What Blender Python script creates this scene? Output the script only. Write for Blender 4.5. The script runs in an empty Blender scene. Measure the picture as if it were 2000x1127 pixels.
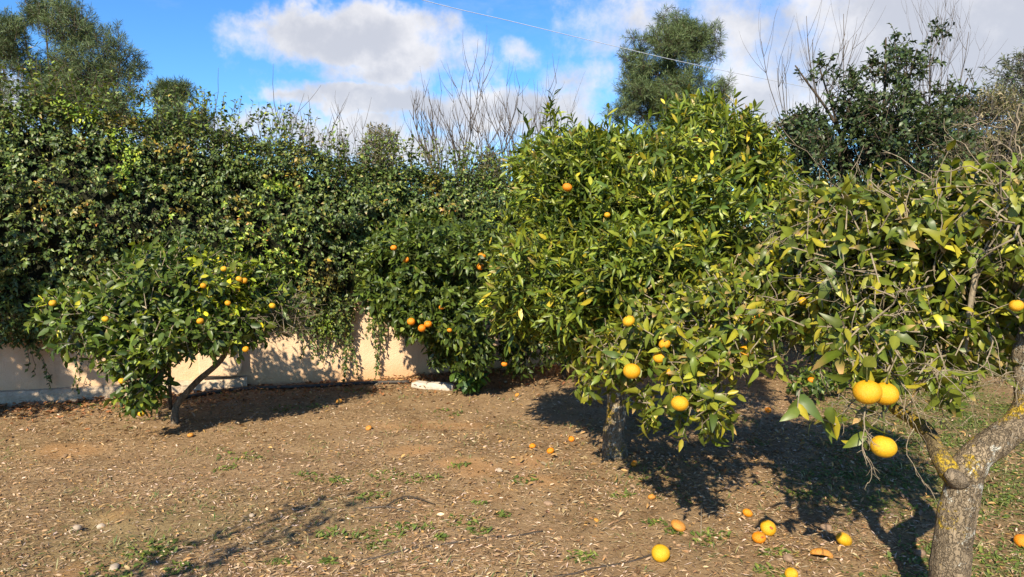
import bpy, bmesh, math, random
import numpy as np
from mathutils import Matrix, Vector

rng = np.random.default_rng(7)
random.seed(7)
scene = bpy.context.scene
COL = scene.collection

# ---------------------------------------------------------------- camera
F = 1351.0                      # focal length in photo pixels (2000 wide)
CAM_H = 1.6
PITCH = math.radians(5.2)
CAM = np.array([0.0, 0.0, CAM_H])
cam_data = bpy.data.cameras.new('camera')
cam_data.sensor_width = 36.0
cam_data.lens = 36.0 * F / 2000.0
cam_data.clip_start = 0.05
cam_data.clip_end = 2000.0
cam = bpy.data.objects.new('camera', cam_data)
cam.location = (0, 0, CAM_H)
cam.rotation_euler = (math.radians(90) - PITCH, 0, 0)
COL.objects.link(cam)
scene.camera = cam
cp, sp = math.cos(PITCH), math.sin(PITCH)

def ray(x, y):
    a = (x - 1000.0) / F
    b = (563.5 - y) / F
    v = np.array([a, cp + b * sp, -sp + b * cp])
    return v / np.linalg.norm(v)

def P(x, y, d):
    """point on the sight line through a photo point, d metres ahead"""
    v = ray(x, y)
    return CAM + v * (d / v[1])

def G(x, y, z=0.0):
    v = ray(x, y)
    return CAM + v * ((z - CAM_H) / v[2])

def proj(p):
    q = np.asarray(p) - CAM
    X = q[..., 0]; Yf = q[..., 1] * cp - q[..., 2] * sp; Zu = q[..., 1] * sp + q[..., 2] * cp
    Yf = np.where(np.abs(Yf) < 1e-6, 1e-6, Yf)
    return 1000 + F * X / Yf, 563.5 - F * Zu / Yf, Yf

# ---------------------------------------------------------------- sun, sky, exposure
_e, _a = math.radians(38), math.radians(16)
LDIR = np.array([math.sin(_a) * math.cos(_e), math.cos(_a) * math.cos(_e), -math.sin(_e)])   # direction in which the sunlight travels
SUN_EL = math.asin(-LDIR[2])
SUN_AZ = math.atan2(-LDIR[0], -LDIR[1])        # clockwise from +Y
sun_data = bpy.data.lights.new('sun', 'SUN')
sun_data.energy = 5.0
sun_data.angle = math.radians(0.53)
sun_data.color = (1.0, 0.89, 0.69)
sun = bpy.data.objects.new('sun', sun_data)
sun.rotation_euler = Vector(LDIR).to_track_quat('-Z', 'Y').to_euler()
COL.objects.link(sun)

world = bpy.data.worlds.new('World')
scene.world = world
world.use_nodes = True
nt = world.node_tree
nt.nodes.clear()
class NB:
    """small node-building helper"""
    def __init__(s, tree): s.t = tree
    def n(s, typ, **kw):
        nd = s.t.nodes.new(typ)
        for k, v in kw.items(): setattr(nd, k, v)
        return nd
    def put(s, sock, v):
        if isinstance(v, bpy.types.NodeSocket): s.t.links.new(v, sock)
        else: sock.default_value = v
    def math(s, op, a, b=0.0, c=None, clamp=False):
        nd = s.n('ShaderNodeMath', operation=op, use_clamp=clamp)
        s.put(nd.inputs[0], a); s.put(nd.inputs[1], b)
        if c is not None: s.put(nd.inputs[2], c)
        return nd.outputs[0]
    def vmath(s, op, a, b=None):
        nd = s.n('ShaderNodeVectorMath', operation=op)
        s.put(nd.inputs[0], a)
        if b is not None: s.put(nd.inputs[1], b)
        return nd.outputs['Value'] if op in ('LENGTH', 'DOT_PRODUCT', 'DISTANCE') else nd.outputs[0]
    def mix(s, f, a, b, blend='MIX'):
        nd = s.n('ShaderNodeMix', data_type='RGBA', blend_type=blend)
        s.put(nd.inputs[0], f)
        s.put(nd.inputs[6], a if isinstance(a, bpy.types.NodeSocket) else (*a, 1.0)[:4])
        s.put(nd.inputs[7], b if isinstance(b, bpy.types.NodeSocket) else (*b, 1.0)[:4])
        return nd.outputs[2]
    def noise(s, vec, scale, detail=3.0, rough=0.55, out=0, dist=0.0):
        nd = s.n('ShaderNodeTexNoise')
        if vec is not None: s.put(nd.inputs['Vector'], vec)
        nd.inputs['Scale'].default_value = scale
        nd.inputs['Detail'].default_value = detail
        nd.inputs['Roughness'].default_value = rough
        nd.inputs['Distortion'].default_value = dist
        return nd.outputs[out]
    def ramp(s, v, lo, hi, a=0.0, b=1.0, kind='SMOOTHSTEP'):
        nd = s.n('ShaderNodeMapRange', interpolation_type=kind)
        s.put(nd.inputs[0], v)
        for i, q in enumerate((lo, hi, a, b)): nd.inputs[1 + i].default_value = q
        return nd.outputs[0]

w = NB(nt)
tc = w.n('ShaderNodeTexCoord').outputs['Generated']
sky = w.n('ShaderNodeTexSky', sky_type='NISHITA', sun_disc=False)
sky.sun_elevation = SUN_EL
sky.sun_rotation = SUN_AZ
sky.air_density = 1.0
sky.dust_density = 0.4
sky.ozone_density = 2.0
hsv = w.n('ShaderNodeHueSaturation')
hsv.inputs['Saturation'].default_value = 1.14
hsv.inputs['Value'].default_value = 1.0
nt.links.new(sky.outputs[0], hsv.inputs['Color'])
sep = w.n('ShaderNodeSeparateXYZ'); nt.links.new(tc, sep.inputs[0])
az = w.math('ARCTAN2', sep.outputs[0], sep.outputs[1])
el = w.math('ARCSINE', sep.outputs[2])
comb = w.n('ShaderNodeCombineXYZ'); nt.links.new(az, comb.inputs[0]); nt.links.new(el, comb.inputs[1])
warp = w.noise(tc, 9.0, 5.0, 0.6, out=1)
warp = w.vmath('MULTIPLY', w.vmath('SUBTRACT', warp, (0.5, 0.5, 0.5)), (0.17, 0.12, 0.0))
uv = w.vmath('ADD', comb.outputs[0], warp)
clouds = [  # photo x, y, half width, half height, weight
    (700, 82, 210, 62, 1.25), (590, 50, 110, 45, 1.05), (800, 120, 120, 48, 0.95), (503, 25, 26, 62, 0.55), (760, 150, 190, 45, 0.8),
    (690, 200, 150, 32, 1.0), (860, 215, 260, 52, 1.0), (570, 205, 60, 26, 0.7), (1000, 235, 300, 55, 0.9), (700, 275, 420, 50, 0.8),
    (1030, 98, 75, 38, 0.45), (955, 55, 30, 35, 0.25), (1150, 150, 110, 45, 0.42), (1290, 40, 190, 80, 0.45), (1190, 80, 110, 60, 0.4),
    (1480, 80, 210, 170, 0.55), (1500, 190, 190, 110, 0.7), (1860, 60, 280, 150, 1.25), (1720, 70, 130, 130, 0.95), (1900, 190, 200, 60, 0.5), (1150, 215, 110, 60, 0.6),
    (-500, 150, 260, 90, 1.0), (2500, 40, 260, 120, 1.1), (700, -500, 260, 80, 0.9), (1600, -420, 240, 90, 0.9)]
field = None
for (cx, cy, rx, ry, wt) in clouds:
    v = ray(cx, cy)
    a0, e0 = math.atan2(v[0], v[1]), math.asin(v[2])
    k = w.vmath('LENGTH', w.vmath('MULTIPLY', w.vmath('SUBTRACT', uv, (a0, e0, 0)), (F / rx * math.cos(a0), F / ry, 0)))
    f = w.math('MULTIPLY', w.math('SUBTRACT', 1.25, k), wt)
    field = f if field is None else w.math('MAXIMUM', field, f)
# the rest of the sky, away from the orchard: scattered fair weather cloud of the same kind
far = w.ramp(w.noise(tc, 2.2, 3.0, 0.5), 0.50, 0.68, -0.6, 0.75)
farw = w.ramp(w.math('ABSOLUTE', az), 0.95, 1.35)
field = w.math('MAXIMUM', field, w.math('SUBTRACT', w.math('MULTIPLY', w.math('ADD', far, 0.6), farw), 0.6))
fb = w.noise(tc, 14.0, 7.0, 0.62)
dens = w.ramp(w.math('ADD', field, w.math('MULTIPLY', w.math('SUBTRACT', fb, 0.5), 1.5)), 0.05, 0.75)
wisp = w.ramp(w.noise(w.vmath('MULTIPLY', tc, (1.0, 1.0, 3.0)), 5.0, 6.0, 0.65), 0.52, 0.8, 0.0, 0.16)
dens = w.math('MAXIMUM', dens, wisp)
shade = w.noise(tc, 13.0, 6.0, 0.6)
cl = w.mix(w.ramp(w.math('ADD', w.math('MULTIPLY', field, 0.35), shade), 0.5, 0.95), (4.7, 4.6, 4.6), (3.1, 3.15, 3.4))
skyc = w.mix(1.0, hsv.outputs[0], (0.43, 0.71, 0.99), 'MULTIPLY')
skyc = w.mix(w.math('MULTIPLY', dens, 0.93), skyc, cl)
bg = w.n('ShaderNodeBackground'); bg.inputs['Strength'].default_value = 0.11
nt.links.new(skyc, bg.inputs['Color'])
out = w.n('ShaderNodeOutputWorld'); nt.links.new(bg.outputs[0], out.inputs[0])

scene.view_settings.view_transform = 'Standard'
scene.view_settings.look = 'None'
scene.view_settings.exposure = 0.93
scene.view_settings.gamma = 1.0
scene.view_settings.use_curve_mapping = False
scene.render.engine = 'CYCLES'
scene.cycles.max_bounces = 6
scene.cycles.diffuse_bounces = 3
scene.cycles.glossy_bounces = 2
scene.cycles.transmission_bounces = 3
scene.cycles.transparent_max_bounces = 4
scene.cycles.sample_clamp_indirect = 4.0

# ---------------------------------------------------------------- helpers
def hash2(ix, iy, s):
    h = (ix.astype(np.int64) * 374761393 + iy.astype(np.int64) * 668265263 + s * 1442695041) & 0x7fffffff
    h = ((h ^ (h >> 13)) * 1274126177) & 0x7fffffff
    return ((h ^ (h >> 16)) & 0xffff) / 65535.0
def vnoise(x, y, s=0):
    x = np.asarray(x, float); y = np.asarray(y, float)
    ix = np.floor(x); iy = np.floor(y); fx = x - ix; fy = y - iy
    fx = fx * fx * (3 - 2 * fx); fy = fy * fy * (3 - 2 * fy)
    a = hash2(ix, iy, s); b = hash2(ix + 1, iy, s); c = hash2(ix, iy + 1, s); d = hash2(ix + 1, iy + 1, s)
    return (a * (1 - fx) + b * fx) * (1 - fy) + (c * (1 - fx) + d * fx) * fy
def fbm(x, y, s=0, o=3):
    r = 0; amp = 0.5
    for i in range(o):
        r = r + amp * vnoise(np.asarray(x) * 2 ** i, np.asarray(y) * 2 ** i, s + i * 17); amp *= 0.5
    return r / (1 - 0.5 ** o)
def noise3(p, f, s=0):
    return (vnoise(p[:, 0] * f + p[:, 2] * f * 0.61, p[:, 1] * f - p[:, 2] * f * 0.37, s) + vnoise(p[:, 2] * f + 3.1, p[:, 0] * f * 0.7 + p[:, 1] * f * 0.5, s + 5)) / 2

def unit(v):
    return v / np.maximum(np.linalg.norm(v, axis=-1, keepdims=True), 1e-9)

def mesh_from(name, verts, faces, mat=None, smooth=False, cols=None):
    me = bpy.data.meshes.new(name)
    me.from_pydata([tuple(v) for v in verts], [], [tuple(f) for f in faces])
    if cols is not None:
        at = me.attributes.new('col', 'FLOAT_COLOR', 'POINT')
        at.data.foreach_set('color', np.column_stack([cols, np.ones(len(cols))]).astype(np.float32).ravel())
    if smooth: me.polygons.foreach_set('use_smooth', np.ones(len(me.polygons), bool))
    if mat: me.materials.append(mat)
    me.update()
    return me

def mesh_np(name, verts, loops, sizes, mat, cols=None, smooth=False):
    """fast mesh from flat arrays"""
    me = bpy.data.meshes.new(name)
    me.vertices.add(len(verts)); me.vertices.foreach_set('co', verts.astype(np.float32).ravel())
    me.loops.add(len(loops)); me.loops.foreach_set('vertex_index', loops.astype(np.int32))
    starts = np.concatenate([[0], np.cumsum(sizes)[:-1]]).astype(np.int32)
    me.polygons.add(len(sizes)); me.polygons.foreach_set('loop_start', starts)
    if cols is not None:
        at = me.attributes.new('col', 'FLOAT_COLOR', 'POINT')
        at.data.foreach_set('color', np.column_stack([cols, np.ones(len(cols))]).astype(np.float32).ravel())
    me.update(calc_edges=True)
    me.polygons.foreach_set('use_smooth', np.full(len(sizes), smooth))
    me.materials.append(mat)
    return me

def obj(name, me, parent=None, kind=None):
    o = bpy.data.objects.new(name, me)
    COL.objects.link(o)
    if parent is not None:
        o.parent = parent
        o.matrix_parent_inverse = Matrix.Translation(-BASE[parent.name])
    BASE[o.name] = BASE[parent.name] if parent is not None else Vector((0, 0, 0))
    if kind: o['kind'] = kind
    return o
BASE = {}
def tag(o, label, cat, group=None):
    o['label'] = label; o['category'] = cat
    if group: o['group'] = group
    return o
def thing(name, base, label, cat, group=None):
    o = bpy.data.objects.new(name, None)
    o.empty_display_size = 0.1
    COL.objects.link(o)
    o.location = tuple(base)
    BASE[o.name] = Vector(tuple(float(c) for c in base))
    return tag(o, label, cat, group)

def frame(d, nrm):
    x = unit(d); z = unit(nrm - x * np.sum(nrm * x, -1, keepdims=True)); y = np.cross(z, x)
    return np.stack([x, y, z], -1)         # N,3,3 columns

class Tubes:
    """collects tapered tubes into one mesh"""
    def __init__(s): s.v = []; s.l = []; s.sz = []; s.n = 0
    def add(s, pts, rad, k=6, cap=True, wob=None):
        pts = np.asarray(pts, float); m = len(pts)
        rad = np.broadcast_to(np.asarray(rad, float), (m,))
        t = np.gradient(pts, axis=0); t = unit(t)
        ref = np.array([0.31, 0.17, 0.93]) if abs(t[0][2]) < 0.8 else np.array([0.93, 0.21, 0.1])
        a = unit(np.cross(t, ref)); b = np.cross(t, a)
        ang = np.arange(k) * 2 * math.pi / k
        rr = rad[:, None] * np.ones(k)
        if wob is not None:
            rr = rr * (1 + wob[0] * (vnoise(np.arange(m)[:, None] * wob[1] + 0 * ang, np.cos(ang)[None] * 1.3 + np.sin(ang)[None] * 2.1 + 0 * np.arange(m)[:, None], wob[2]) - 0.5) * 2)
        ring = pts[:, None] + rr[..., None] * (np.cos(ang)[None, :, None] * a[:, None] + np.sin(ang)[None, :, None] * b[:, None])
        base = s.n
        s.v.append(ring.reshape(-1, 3)); s.n += m * k
        i = np.arange(m - 1)[:, None] * k; j = np.arange(k)[None]; j2 = (j + 1) % k
        q = np.stack([i + j, i + j2, i + k + j2, i + k + j], -1).reshape(-1, 4) + base
        s.l.append(q.ravel()); s.sz.append(np.full(len(q), 4))
        if cap:
            s.l.append(np.arange(k)[::-1] + base); s.sz.append(np.array([k]))
            s.l.append(np.arange(k) + base + (m - 1) * k); s.sz.append(np.array([k]))
    def build(s, name, mat, smooth=True):
        return mesh_np(name, np.concatenate(s.v), np.concatenate(s.l), np.concatenate(s.sz), mat, smooth=smooth)

def tube_mesh(name, pts, rad, mat, k=8, wob=None):
    t = Tubes(); t.add(pts, rad, k, wob=wob); return t.build(name, mat)

def spline(pts, n):
    """Catmull-Rom through control points"""
    pts = np.asarray(pts, float); m = len(pts)
    q = np.vstack([2 * pts[0] - pts[1], pts, 2 * pts[-1] - pts[-2]])
    out = []
    for u in np.linspace(0, m - 1, n):
        i = min(int(u), m - 2); f = u - i
        a, b, c, d = q[i], q[i + 1], q[i + 2], q[i + 3]
        out.append(0.5 * ((2 * b) + (-a + c) * f + (2 * a - 5 * b + 4 * c - d) * f * f + (-a + 3 * b - 3 * c + d) * f ** 3))
    return np.array(out)

def sticks(name, p0, p1, r0, r1, mat):
    """many straight three-sided twigs as one mesh"""
    n = len(p0); t = unit(p1 - p0)
    ref = np.where(np.abs(t[:, 2:3]) < 0.8, np.array([[0.1, 0.2, 0.97]]), np.array([[0.97, 0.2, 0.1]]))
    a = unit(np.cross(t, ref)); b = np.cross(t, a)
    vs = []
    for p, r in ((p0, r0), (p1, r1)):
        for k in range(3):
            an = k * 2.0944
            vs.append(p + (math.cos(an) * a + math.sin(an) * b) * np.reshape(r, (-1, 1)))
    V = np.stack(vs, 1).reshape(-1, 3)
    q = np.array([[0, 1, 4, 3], [1, 2, 5, 4], [2, 0, 3, 5]])
    L = (q[None] + 6 * np.arange(n)[:, None, None]).reshape(-1)
    return mesh_np(name, V, L, np.full(n * 3, 4), mat)

# ---------------------------------------------------------------- materials
def new_mat(name):
    m = bpy.data.materials.new(name); m.use_nodes = True
    m.node_tree.nodes.clear()
    return m, NB(m.node_tree)
def finish(m, b, surf, disp=None):
    o = b.n('ShaderNodeOutputMaterial'); b.t.links.new(surf, o.inputs[0])
    return m
def principled(b, col, rough, spec=0.5, bump=None, strength=0.3, dist=0.01, sss=0.0):
    p = b.n('ShaderNodeBsdfPrincipled')
    b.put(p.inputs['Base Color'], col if isinstance(col, bpy.types.NodeSocket) else (*col, 1.0))
    b.put(p.inputs['Roughness'], rough)
    p.inputs['Specular IOR Level'].default_value = spec
    if sss:
        p.inputs['Subsurface Weight'].default_value = sss
        p.inputs['Subsurface Radius'].default_value = (0.01, 0.005, 0.002)
    if bump is not None:
        bn = b.n('ShaderNodeBump'); bn.inputs['Strength'].default_value = strength; bn.inputs['Distance'].default_value = dist
        b.put(bn.inputs['Height'], bump); b.t.links.new(bn.outputs[0], p.inputs['Normal'])
    return p.outputs[0]

def leaf_mat(name, rough=0.4, spec=0.5, trans=0.28, under=0.25):
    m, b = new_mat(name)
    at = b.n('ShaderNodeAttribute'); at.attribute_name = 'col'
    col = at.outputs['Color']
    geo = b.n('ShaderNodeNewGeometry')
    pale = b.mix(1.0, col, (1.25, 1.3, 1.5), 'MULTIPLY')
    pale = b.mix(under, col, pale)
    col2 = b.mix(geo.outputs['Backfacing'], col, pale)
    mott = b.noise(geo.outputs['Position'], 60.0, 2.0)
    col2 = b.mix(0.5, col2, b.mix(1.0, col2, b.mix(mott, (0.6, 0.6, 0.6), (1.4, 1.4, 1.4)), 'MULTIPLY'))
    pr = principled(b, col2, rough, spec)
    tr = b.n('ShaderNodeBsdfTranslucent'); b.t.links.new(b.mix(1.0, col, (1.5, 1.5, 0.6), 'MULTIPLY'), tr.inputs[0])
    mx = b.n('ShaderNodeMixShader'); mx.inputs[0].default_value = trans
    b.t.links.new(pr, mx.inputs[1]); b.t.links.new(tr.outputs[0], mx.inputs[2])
    return finish(m, b, mx.outputs[0])
M = {}
M['citrus'] = leaf_mat('citrus_leaf', 0.42, 0.42, 0.25)
M['ivy'] = leaf_mat('hedge_leaf', 0.45, 0.42, 0.14)
M['matt'] = leaf_mat('matt_leaf', 0.6, 0.3, 0.2)
M['needle'] = leaf_mat('pine_needle', 0.55, 0.3, 0.15)
M['weed'] = leaf_mat('weed_leaf', 0.6, 0.3, 0.3)
M['litter'] = leaf_mat('dry_litter', 0.85, 0.15, 0.08, under=0.0)

def bark_mat(name, c1, c2, lichen=0.0, scale=14.0, yellow=0.0, bump=0.5):
    m, b = new_mat(name)
    g = b.n('ShaderNodeNewGeometry').outputs['Position']
    st = b.vmath('MULTIPLY', g, (1.0, 1.0, 0.28))
    n1 = b.noise(st, scale * 2.2, 6.0, 0.65, dist=0.6)
    n2 = b.noise(g, scale * 0.35, 3.0)
    col = b.mix(b.ramp(n1, 0.3, 0.7), c2, c1)
    col = b.mix(b.ramp(n2, 0.35, 0.7, 0, 0.55), col, tuple(c * 0.55 for c in c1))
    if lichen:
        l1 = b.ramp(b.math('ADD', b.noise(g, 24.0, 6.0, 0.8), b.math('MULTIPLY', b.noise(g, 4.0, 1.0), 0.45)), 0.93 - 0.2 * lichen, 1.0 - 0.2 * lichen, 0, 0.85)
        col = b.mix(l1, col, (0.50, 0.50, 0.44))
    if yellow:
        l2 = b.ramp(b.math('ADD', b.noise(b.vmath('ADD', g, (3.1, 1.7, 0.4)), 30.0, 6.0, 0.85), b.math('MULTIPLY', b.noise(b.vmath('ADD', g, (1.3, 5.2, 0.8)), 4.5, 1.0), 0.55)), 0.95 - 0.2 * yellow, 1.04 - 0.2 * yellow)
        col = b.mix(l2, col, (0.40, 0.27, 0.025))
    crack = b.n('ShaderNodeTexVoronoi', feature='DISTANCE_TO_EDGE'); crack.inputs['Scale'].default_value = scale * 4.5
    b.t.links.new(b.vmath('ADD', b.vmath('MULTIPLY', g, (1.0, 1.0, 0.22)), b.vmath('MULTIPLY', b.noise(g, scale * 2, 3.0, out=1), (0.06, 0.06, 0.06))), crack.inputs['Vector'])
    ck = b.ramp(crack.outputs['Distance'], 0.0, 0.12)
    col = b.mix(b.math('MULTIPLY', b.math('SUBTRACT', 1.0, ck), 0.32), col, tuple(c * 0.45 for c in c2))
    h = b.math('ADD', b.math('ADD', n1, b.math('MULTIPLY', b.noise(st, scale * 9, 3.0), 0.35)), b.math('MULTIPLY', ck, 0.5))
    return finish(m, b, principled(b, col, 0.88, 0.15, h, bump, 0.03))
M['bark'] = bark_mat('citrus_bark', (0.30, 0.235, 0.165), (0.10, 0.078, 0.055), 0.25, 14.0, 0.0, 0.7)
M['bark_lichen'] = bark_mat('lichened_bark', (0.33, 0.255, 0.17), (0.125, 0.094, 0.062), 0.70, 14.0, 0.55, 0.85)
M['bark_moss'] = bark_mat('mossy_bark', (0.24, 0.18, 0.09), (0.08, 0.06, 0.035), 0.2, 14.0, 1.15, 0.7)
M['twig'] = bark_mat('pale_twig', (0.36, 0.295, 0.205), (0.18, 0.14, 0.095), 0, 30.0, 0, 0.3)
M['green_twig'] = bark_mat('green_twig', (0.10, 0.12, 0.035), (0.06, 0.06, 0.025), 0, 30.0, 0, 0.2)
M['grey_twig'] = bark_mat('grey_twig', (0.15, 0.125, 0.105), (0.07, 0.058, 0.05), 0, 20.0, 0, 0.3)
M['dark_bark'] = bark_mat('dark_bark', (0.11, 0.085, 0.06), (0.04, 0.03, 0.022), 0, 9.0)
M['core'] = bark_mat('inner_shade', (0.030, 0.032, 0.016), (0.012, 0.013, 0.007), 0, 9.0)  # near-black tone puts the hedge's inner shade into the colour

def fruit_mat(name, c1, c2, rot=0.0):
    m, b = new_mat(name)
    oi = b.n('ShaderNodeObjectInfo')
    tcn = b.n('ShaderNodeTexCoord').outputs['Object']
    off = b.vmath('ADD', tcn, b.vmath('MULTIPLY', oi.outputs['Location'], (3.0, 3.0, 3.0)))
    col = b.mix(oi.outputs['Random'], c1, c2)
    col = b.mix(b.ramp(b.noise(off, 14.0, 3.0), 0.35, 0.75, 0, 0.55), col, tuple(c * k for c, k in zip(c2, (0.62, 0.75, 1.5))))
    col = b.mix(b.ramp(b.noise(off, 60.0, 2.0), 0.66, 0.74, 0, 0.5), col, (0.16, 0.09, 0.03))
    if rot:
        col = b.mix(b.ramp(b.noise(off, 9.0, 4.0), 0.62 - rot * 0.2, 0.74 - rot * 0.2, 0, 0.9), col, (0.34, 0.16, 0.05))
    pores = b.noise(tcn, 420.0, 2.0)
    dents = b.noise(off, 22.0, 2.0)
    return finish(m, b, principled(b, col, 0.42, 0.4, b.math('ADD', b.math('MULTIPLY', pores, 0.3), dents), 0.55, 0.005, sss=0.12))
M['grapefruit'] = fruit_mat('grapefruit_peel', (0.64, 0.385, 0.012), (0.68, 0.29, 0.006))
M['mandarin'] = fruit_mat('mandarin_peel', (0.70, 0.185, 0.005), (0.68, 0.25, 0.006))
M['rotten'] = fruit_mat('rotting_peel', (0.68, 0.30, 0.03), (0.62, 0.25, 0.03), 0.75)
M['calyx'] = bark_mat('fruit_calyx', (0.14, 0.15, 0.05), (0.07, 0.07, 0.02), 0, 60.0)
M['flesh'] = fruit_mat('fruit_flesh', (0.42, 0.09, 0.012), (0.34, 0.06, 0.01), 0.5)

def plain(name, c1, c2, scale, rough=0.8, bump=0.3, dist=0.01, spec=0.3):
    m, b = new_mat(name)
    g = b.n('ShaderNodeNewGeometry').outputs['Position']
    n1 = b.noise(g, scale, 5.0, 0.6); n2 = b.noise(g, scale * 8, 3.0)
    col = b.mix(b.ramp(b.math('ADD', b.math('MULTIPLY', n1, 0.7), b.math('MULTIPLY', n2, 0.3)), 0.3, 0.7), c1, c2)
    return finish(m, b, principled(b, col, rough, spec, n2, bump, dist))
M['stone'] = plain('pale_stone', (0.55, 0.49, 0.42), (0.34, 0.29, 0.23), 9.0)
M['pebble'] = plain('dusty_stone', (0.40, 0.33, 0.25), (0.24, 0.18, 0.13), 12.0)
M['clod'] = plain('clod_stone', (0.30, 0.20, 0.13), (0.17, 0.11, 0.07), 14.0)
M['hose'] = plain('black_hose', (0.075, 0.058, 0.046), (0.03, 0.026, 0.023), 20.0, 0.55, 0.1)
M['grey_hose'] = plain('grey_hose', (0.15, 0.18, 0.22), (0.09, 0.11, 0.14), 20.0, 0.45, 0.1)
M['cable'] = plain('cable', (0.42, 0.45, 0.5), (0.36, 0.39, 0.44), 3.0, 0.5, 0.0)
M['cloth'] = plain('dark_cloth', (0.03, 0.035, 0.05), (0.02, 0.02, 0.03), 30.0, 0.9)
M['plastic'] = plain('black_plastic', (0.02, 0.02, 0.02), (0.015, 0.015, 0.015), 30.0, 0.4, 0.0)

def stucco():
    m, b = new_mat('stucco')
    g = b.n('ShaderNodeNewGeometry').outputs['Position']
    n1 = b.noise(g, 1.7, 4.0, 0.6); n2 = b.noise(g, 70.0, 4.0, 0.6); n3 = b.noise(b.vmath('MULTIPLY', g, (4.0, 4.0, 0.7)), 2.4, 4.0)
    col = b.mix(b.ramp(n1, 0.35, 0.7), (0.66, 0.47, 0.31), (0.58, 0.39, 0.24))
    col = b.mix(b.ramp(n3, 0.5, 0.75, 0, 0.5), col, (0.36, 0.26, 0.17))
    z = b.n('ShaderNodeSeparateXYZ'); b.t.links.new(g, z.inputs[0])
    soil = b.ramp(b.math('ADD', z.outputs[2], b.math('MULTIPLY', n1, 0.22)), 0.10, 0.34, 0.65, 0.0)   # soil splashed up from the ground
    col = b.mix(soil, col, (0.50, 0.27, 0.12))
    return finish(m, b, principled(b, col, 0.9, 0.15, b.math('ADD', n2, b.math('MULTIPLY', b.noise(g, 9.0, 3.0), 1.2)), 0.55, 0.012))
M['stucco'] = stucco()
M['footing'] = plain('mortar', (0.52, 0.41, 0.30), (0.34, 0.26, 0.18), 6.0, 0.9, 0.6, 0.02)

def ground_mat():
    m, b = new_mat('orchard_soil')
    g = b.n('ShaderNodeNewGeometry').outputs['Position']
    big = b.noise(g, 0.55, 4.0, 0.6); mid = b.noise(g, 3.5, 5.0, 0.65); fine = b.noise(g, 38.0, 5.0, 0.7)
    chip = b.noise(b.vmath('MULTIPLY', g, (1.0, 2.2, 1.0)), 85.0, 3.0, 0.6, dist=1.2)
    at = b.n('ShaderNodeAttribute'); at.attribute_name = 'col'
    sep2 = b.n('ShaderNodeSeparateColor'); b.t.links.new(at.outputs['Color'], sep2.inputs[0])
    col = b.mix(b.ramp(mid, 0.3, 0.72), (0.185, 0.115, 0.056), (0.295, 0.198, 0.106))
    col = b.mix(b.ramp(big, 0.4, 0.65, 0, 0.5), col, (0.28, 0.18, 0.10))
    col = b.mix(b.ramp(fine, 0.5, 0.72, 0, 0.55), col, (0.37, 0.265, 0.165))
    col = b.mix(b.ramp(fine, 0.26, 0.42, 0.75, 0), col, (0.085, 0.05, 0.028))
    col = b.mix(b.ramp(chip, 0.6, 0.72, 0, 0.6), col, (0.55, 0.46, 0.35))
    bare = b.math('MULTIPLY', sep2.outputs[0], b.ramp(fine, 0.2, 0.7, 1.0, 0.55))
    col = b.mix(b.math('MULTIPLY', bare, 0.7), col, (0.42, 0.225, 0.095))
    grn = b.math('MULTIPLY', sep2.outputs[1], b.ramp(mid, 0.35, 0.6, 0.2, 0.8))
    col = b.mix(grn, col, (0.10, 0.105, 0.03))
    h = b.math('ADD', b.math('MULTIPLY', mid, 1.2), b.math('ADD', fine, b.math('MULTIPLY', chip, 0.4)))
    return finish(m, b, principled(b, col, 0.95, 0.1, h, 0.75, 0.02))
M['ground'] = ground_mat()
# ---------------------------------------------------------------- leaves
def leaf_shape(stations, width, fold, droop, shape=0.5, twist=0.0, curl=0.0):
    """blade of length 1 along x; stations across the blade; returns verts, faces, position along, is-edge flag"""
    v = [(0, 0, 0)]; t_ = [0.0]; e_ = [0.0]
    for t in stations:
        hw = 0.5 * width * (math.sin(math.pi * t ** shape) ** 0.85)
        z = -droop * t * t
        tw = twist * t
        for s in (-1, 0, 1):
            y = s * hw; zz = z + (abs(s) * fold * hw) - curl * abs(s) * hw * t
            v.append((t * (1 - 0.25 * droop * t), y * math.cos(tw) - 0 * zz, zz + y * math.sin(tw))); t_.append(t); e_.append(abs(s))
    v.append((1 - 0.25 * droop, 0, -droop)); t_.append(1.0); e_.append(0.0)
    f = [(0, 2, 1), (0, 3, 2)]
    m = len(stations)
    for i in range(m - 1):
        a = 1 + 3 * i; b = a + 3
        f += [(a, a + 1, b + 1, b), (a + 1, a + 2, b + 2, b + 1)]
    a = 1 + 3 * (m - 1); n = len(v) - 1
    f += [(a, a + 1, n), (a + 1, a + 2, n)]
    return np.array(v, float), f, np.array(t_), np.array(e_)

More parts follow.
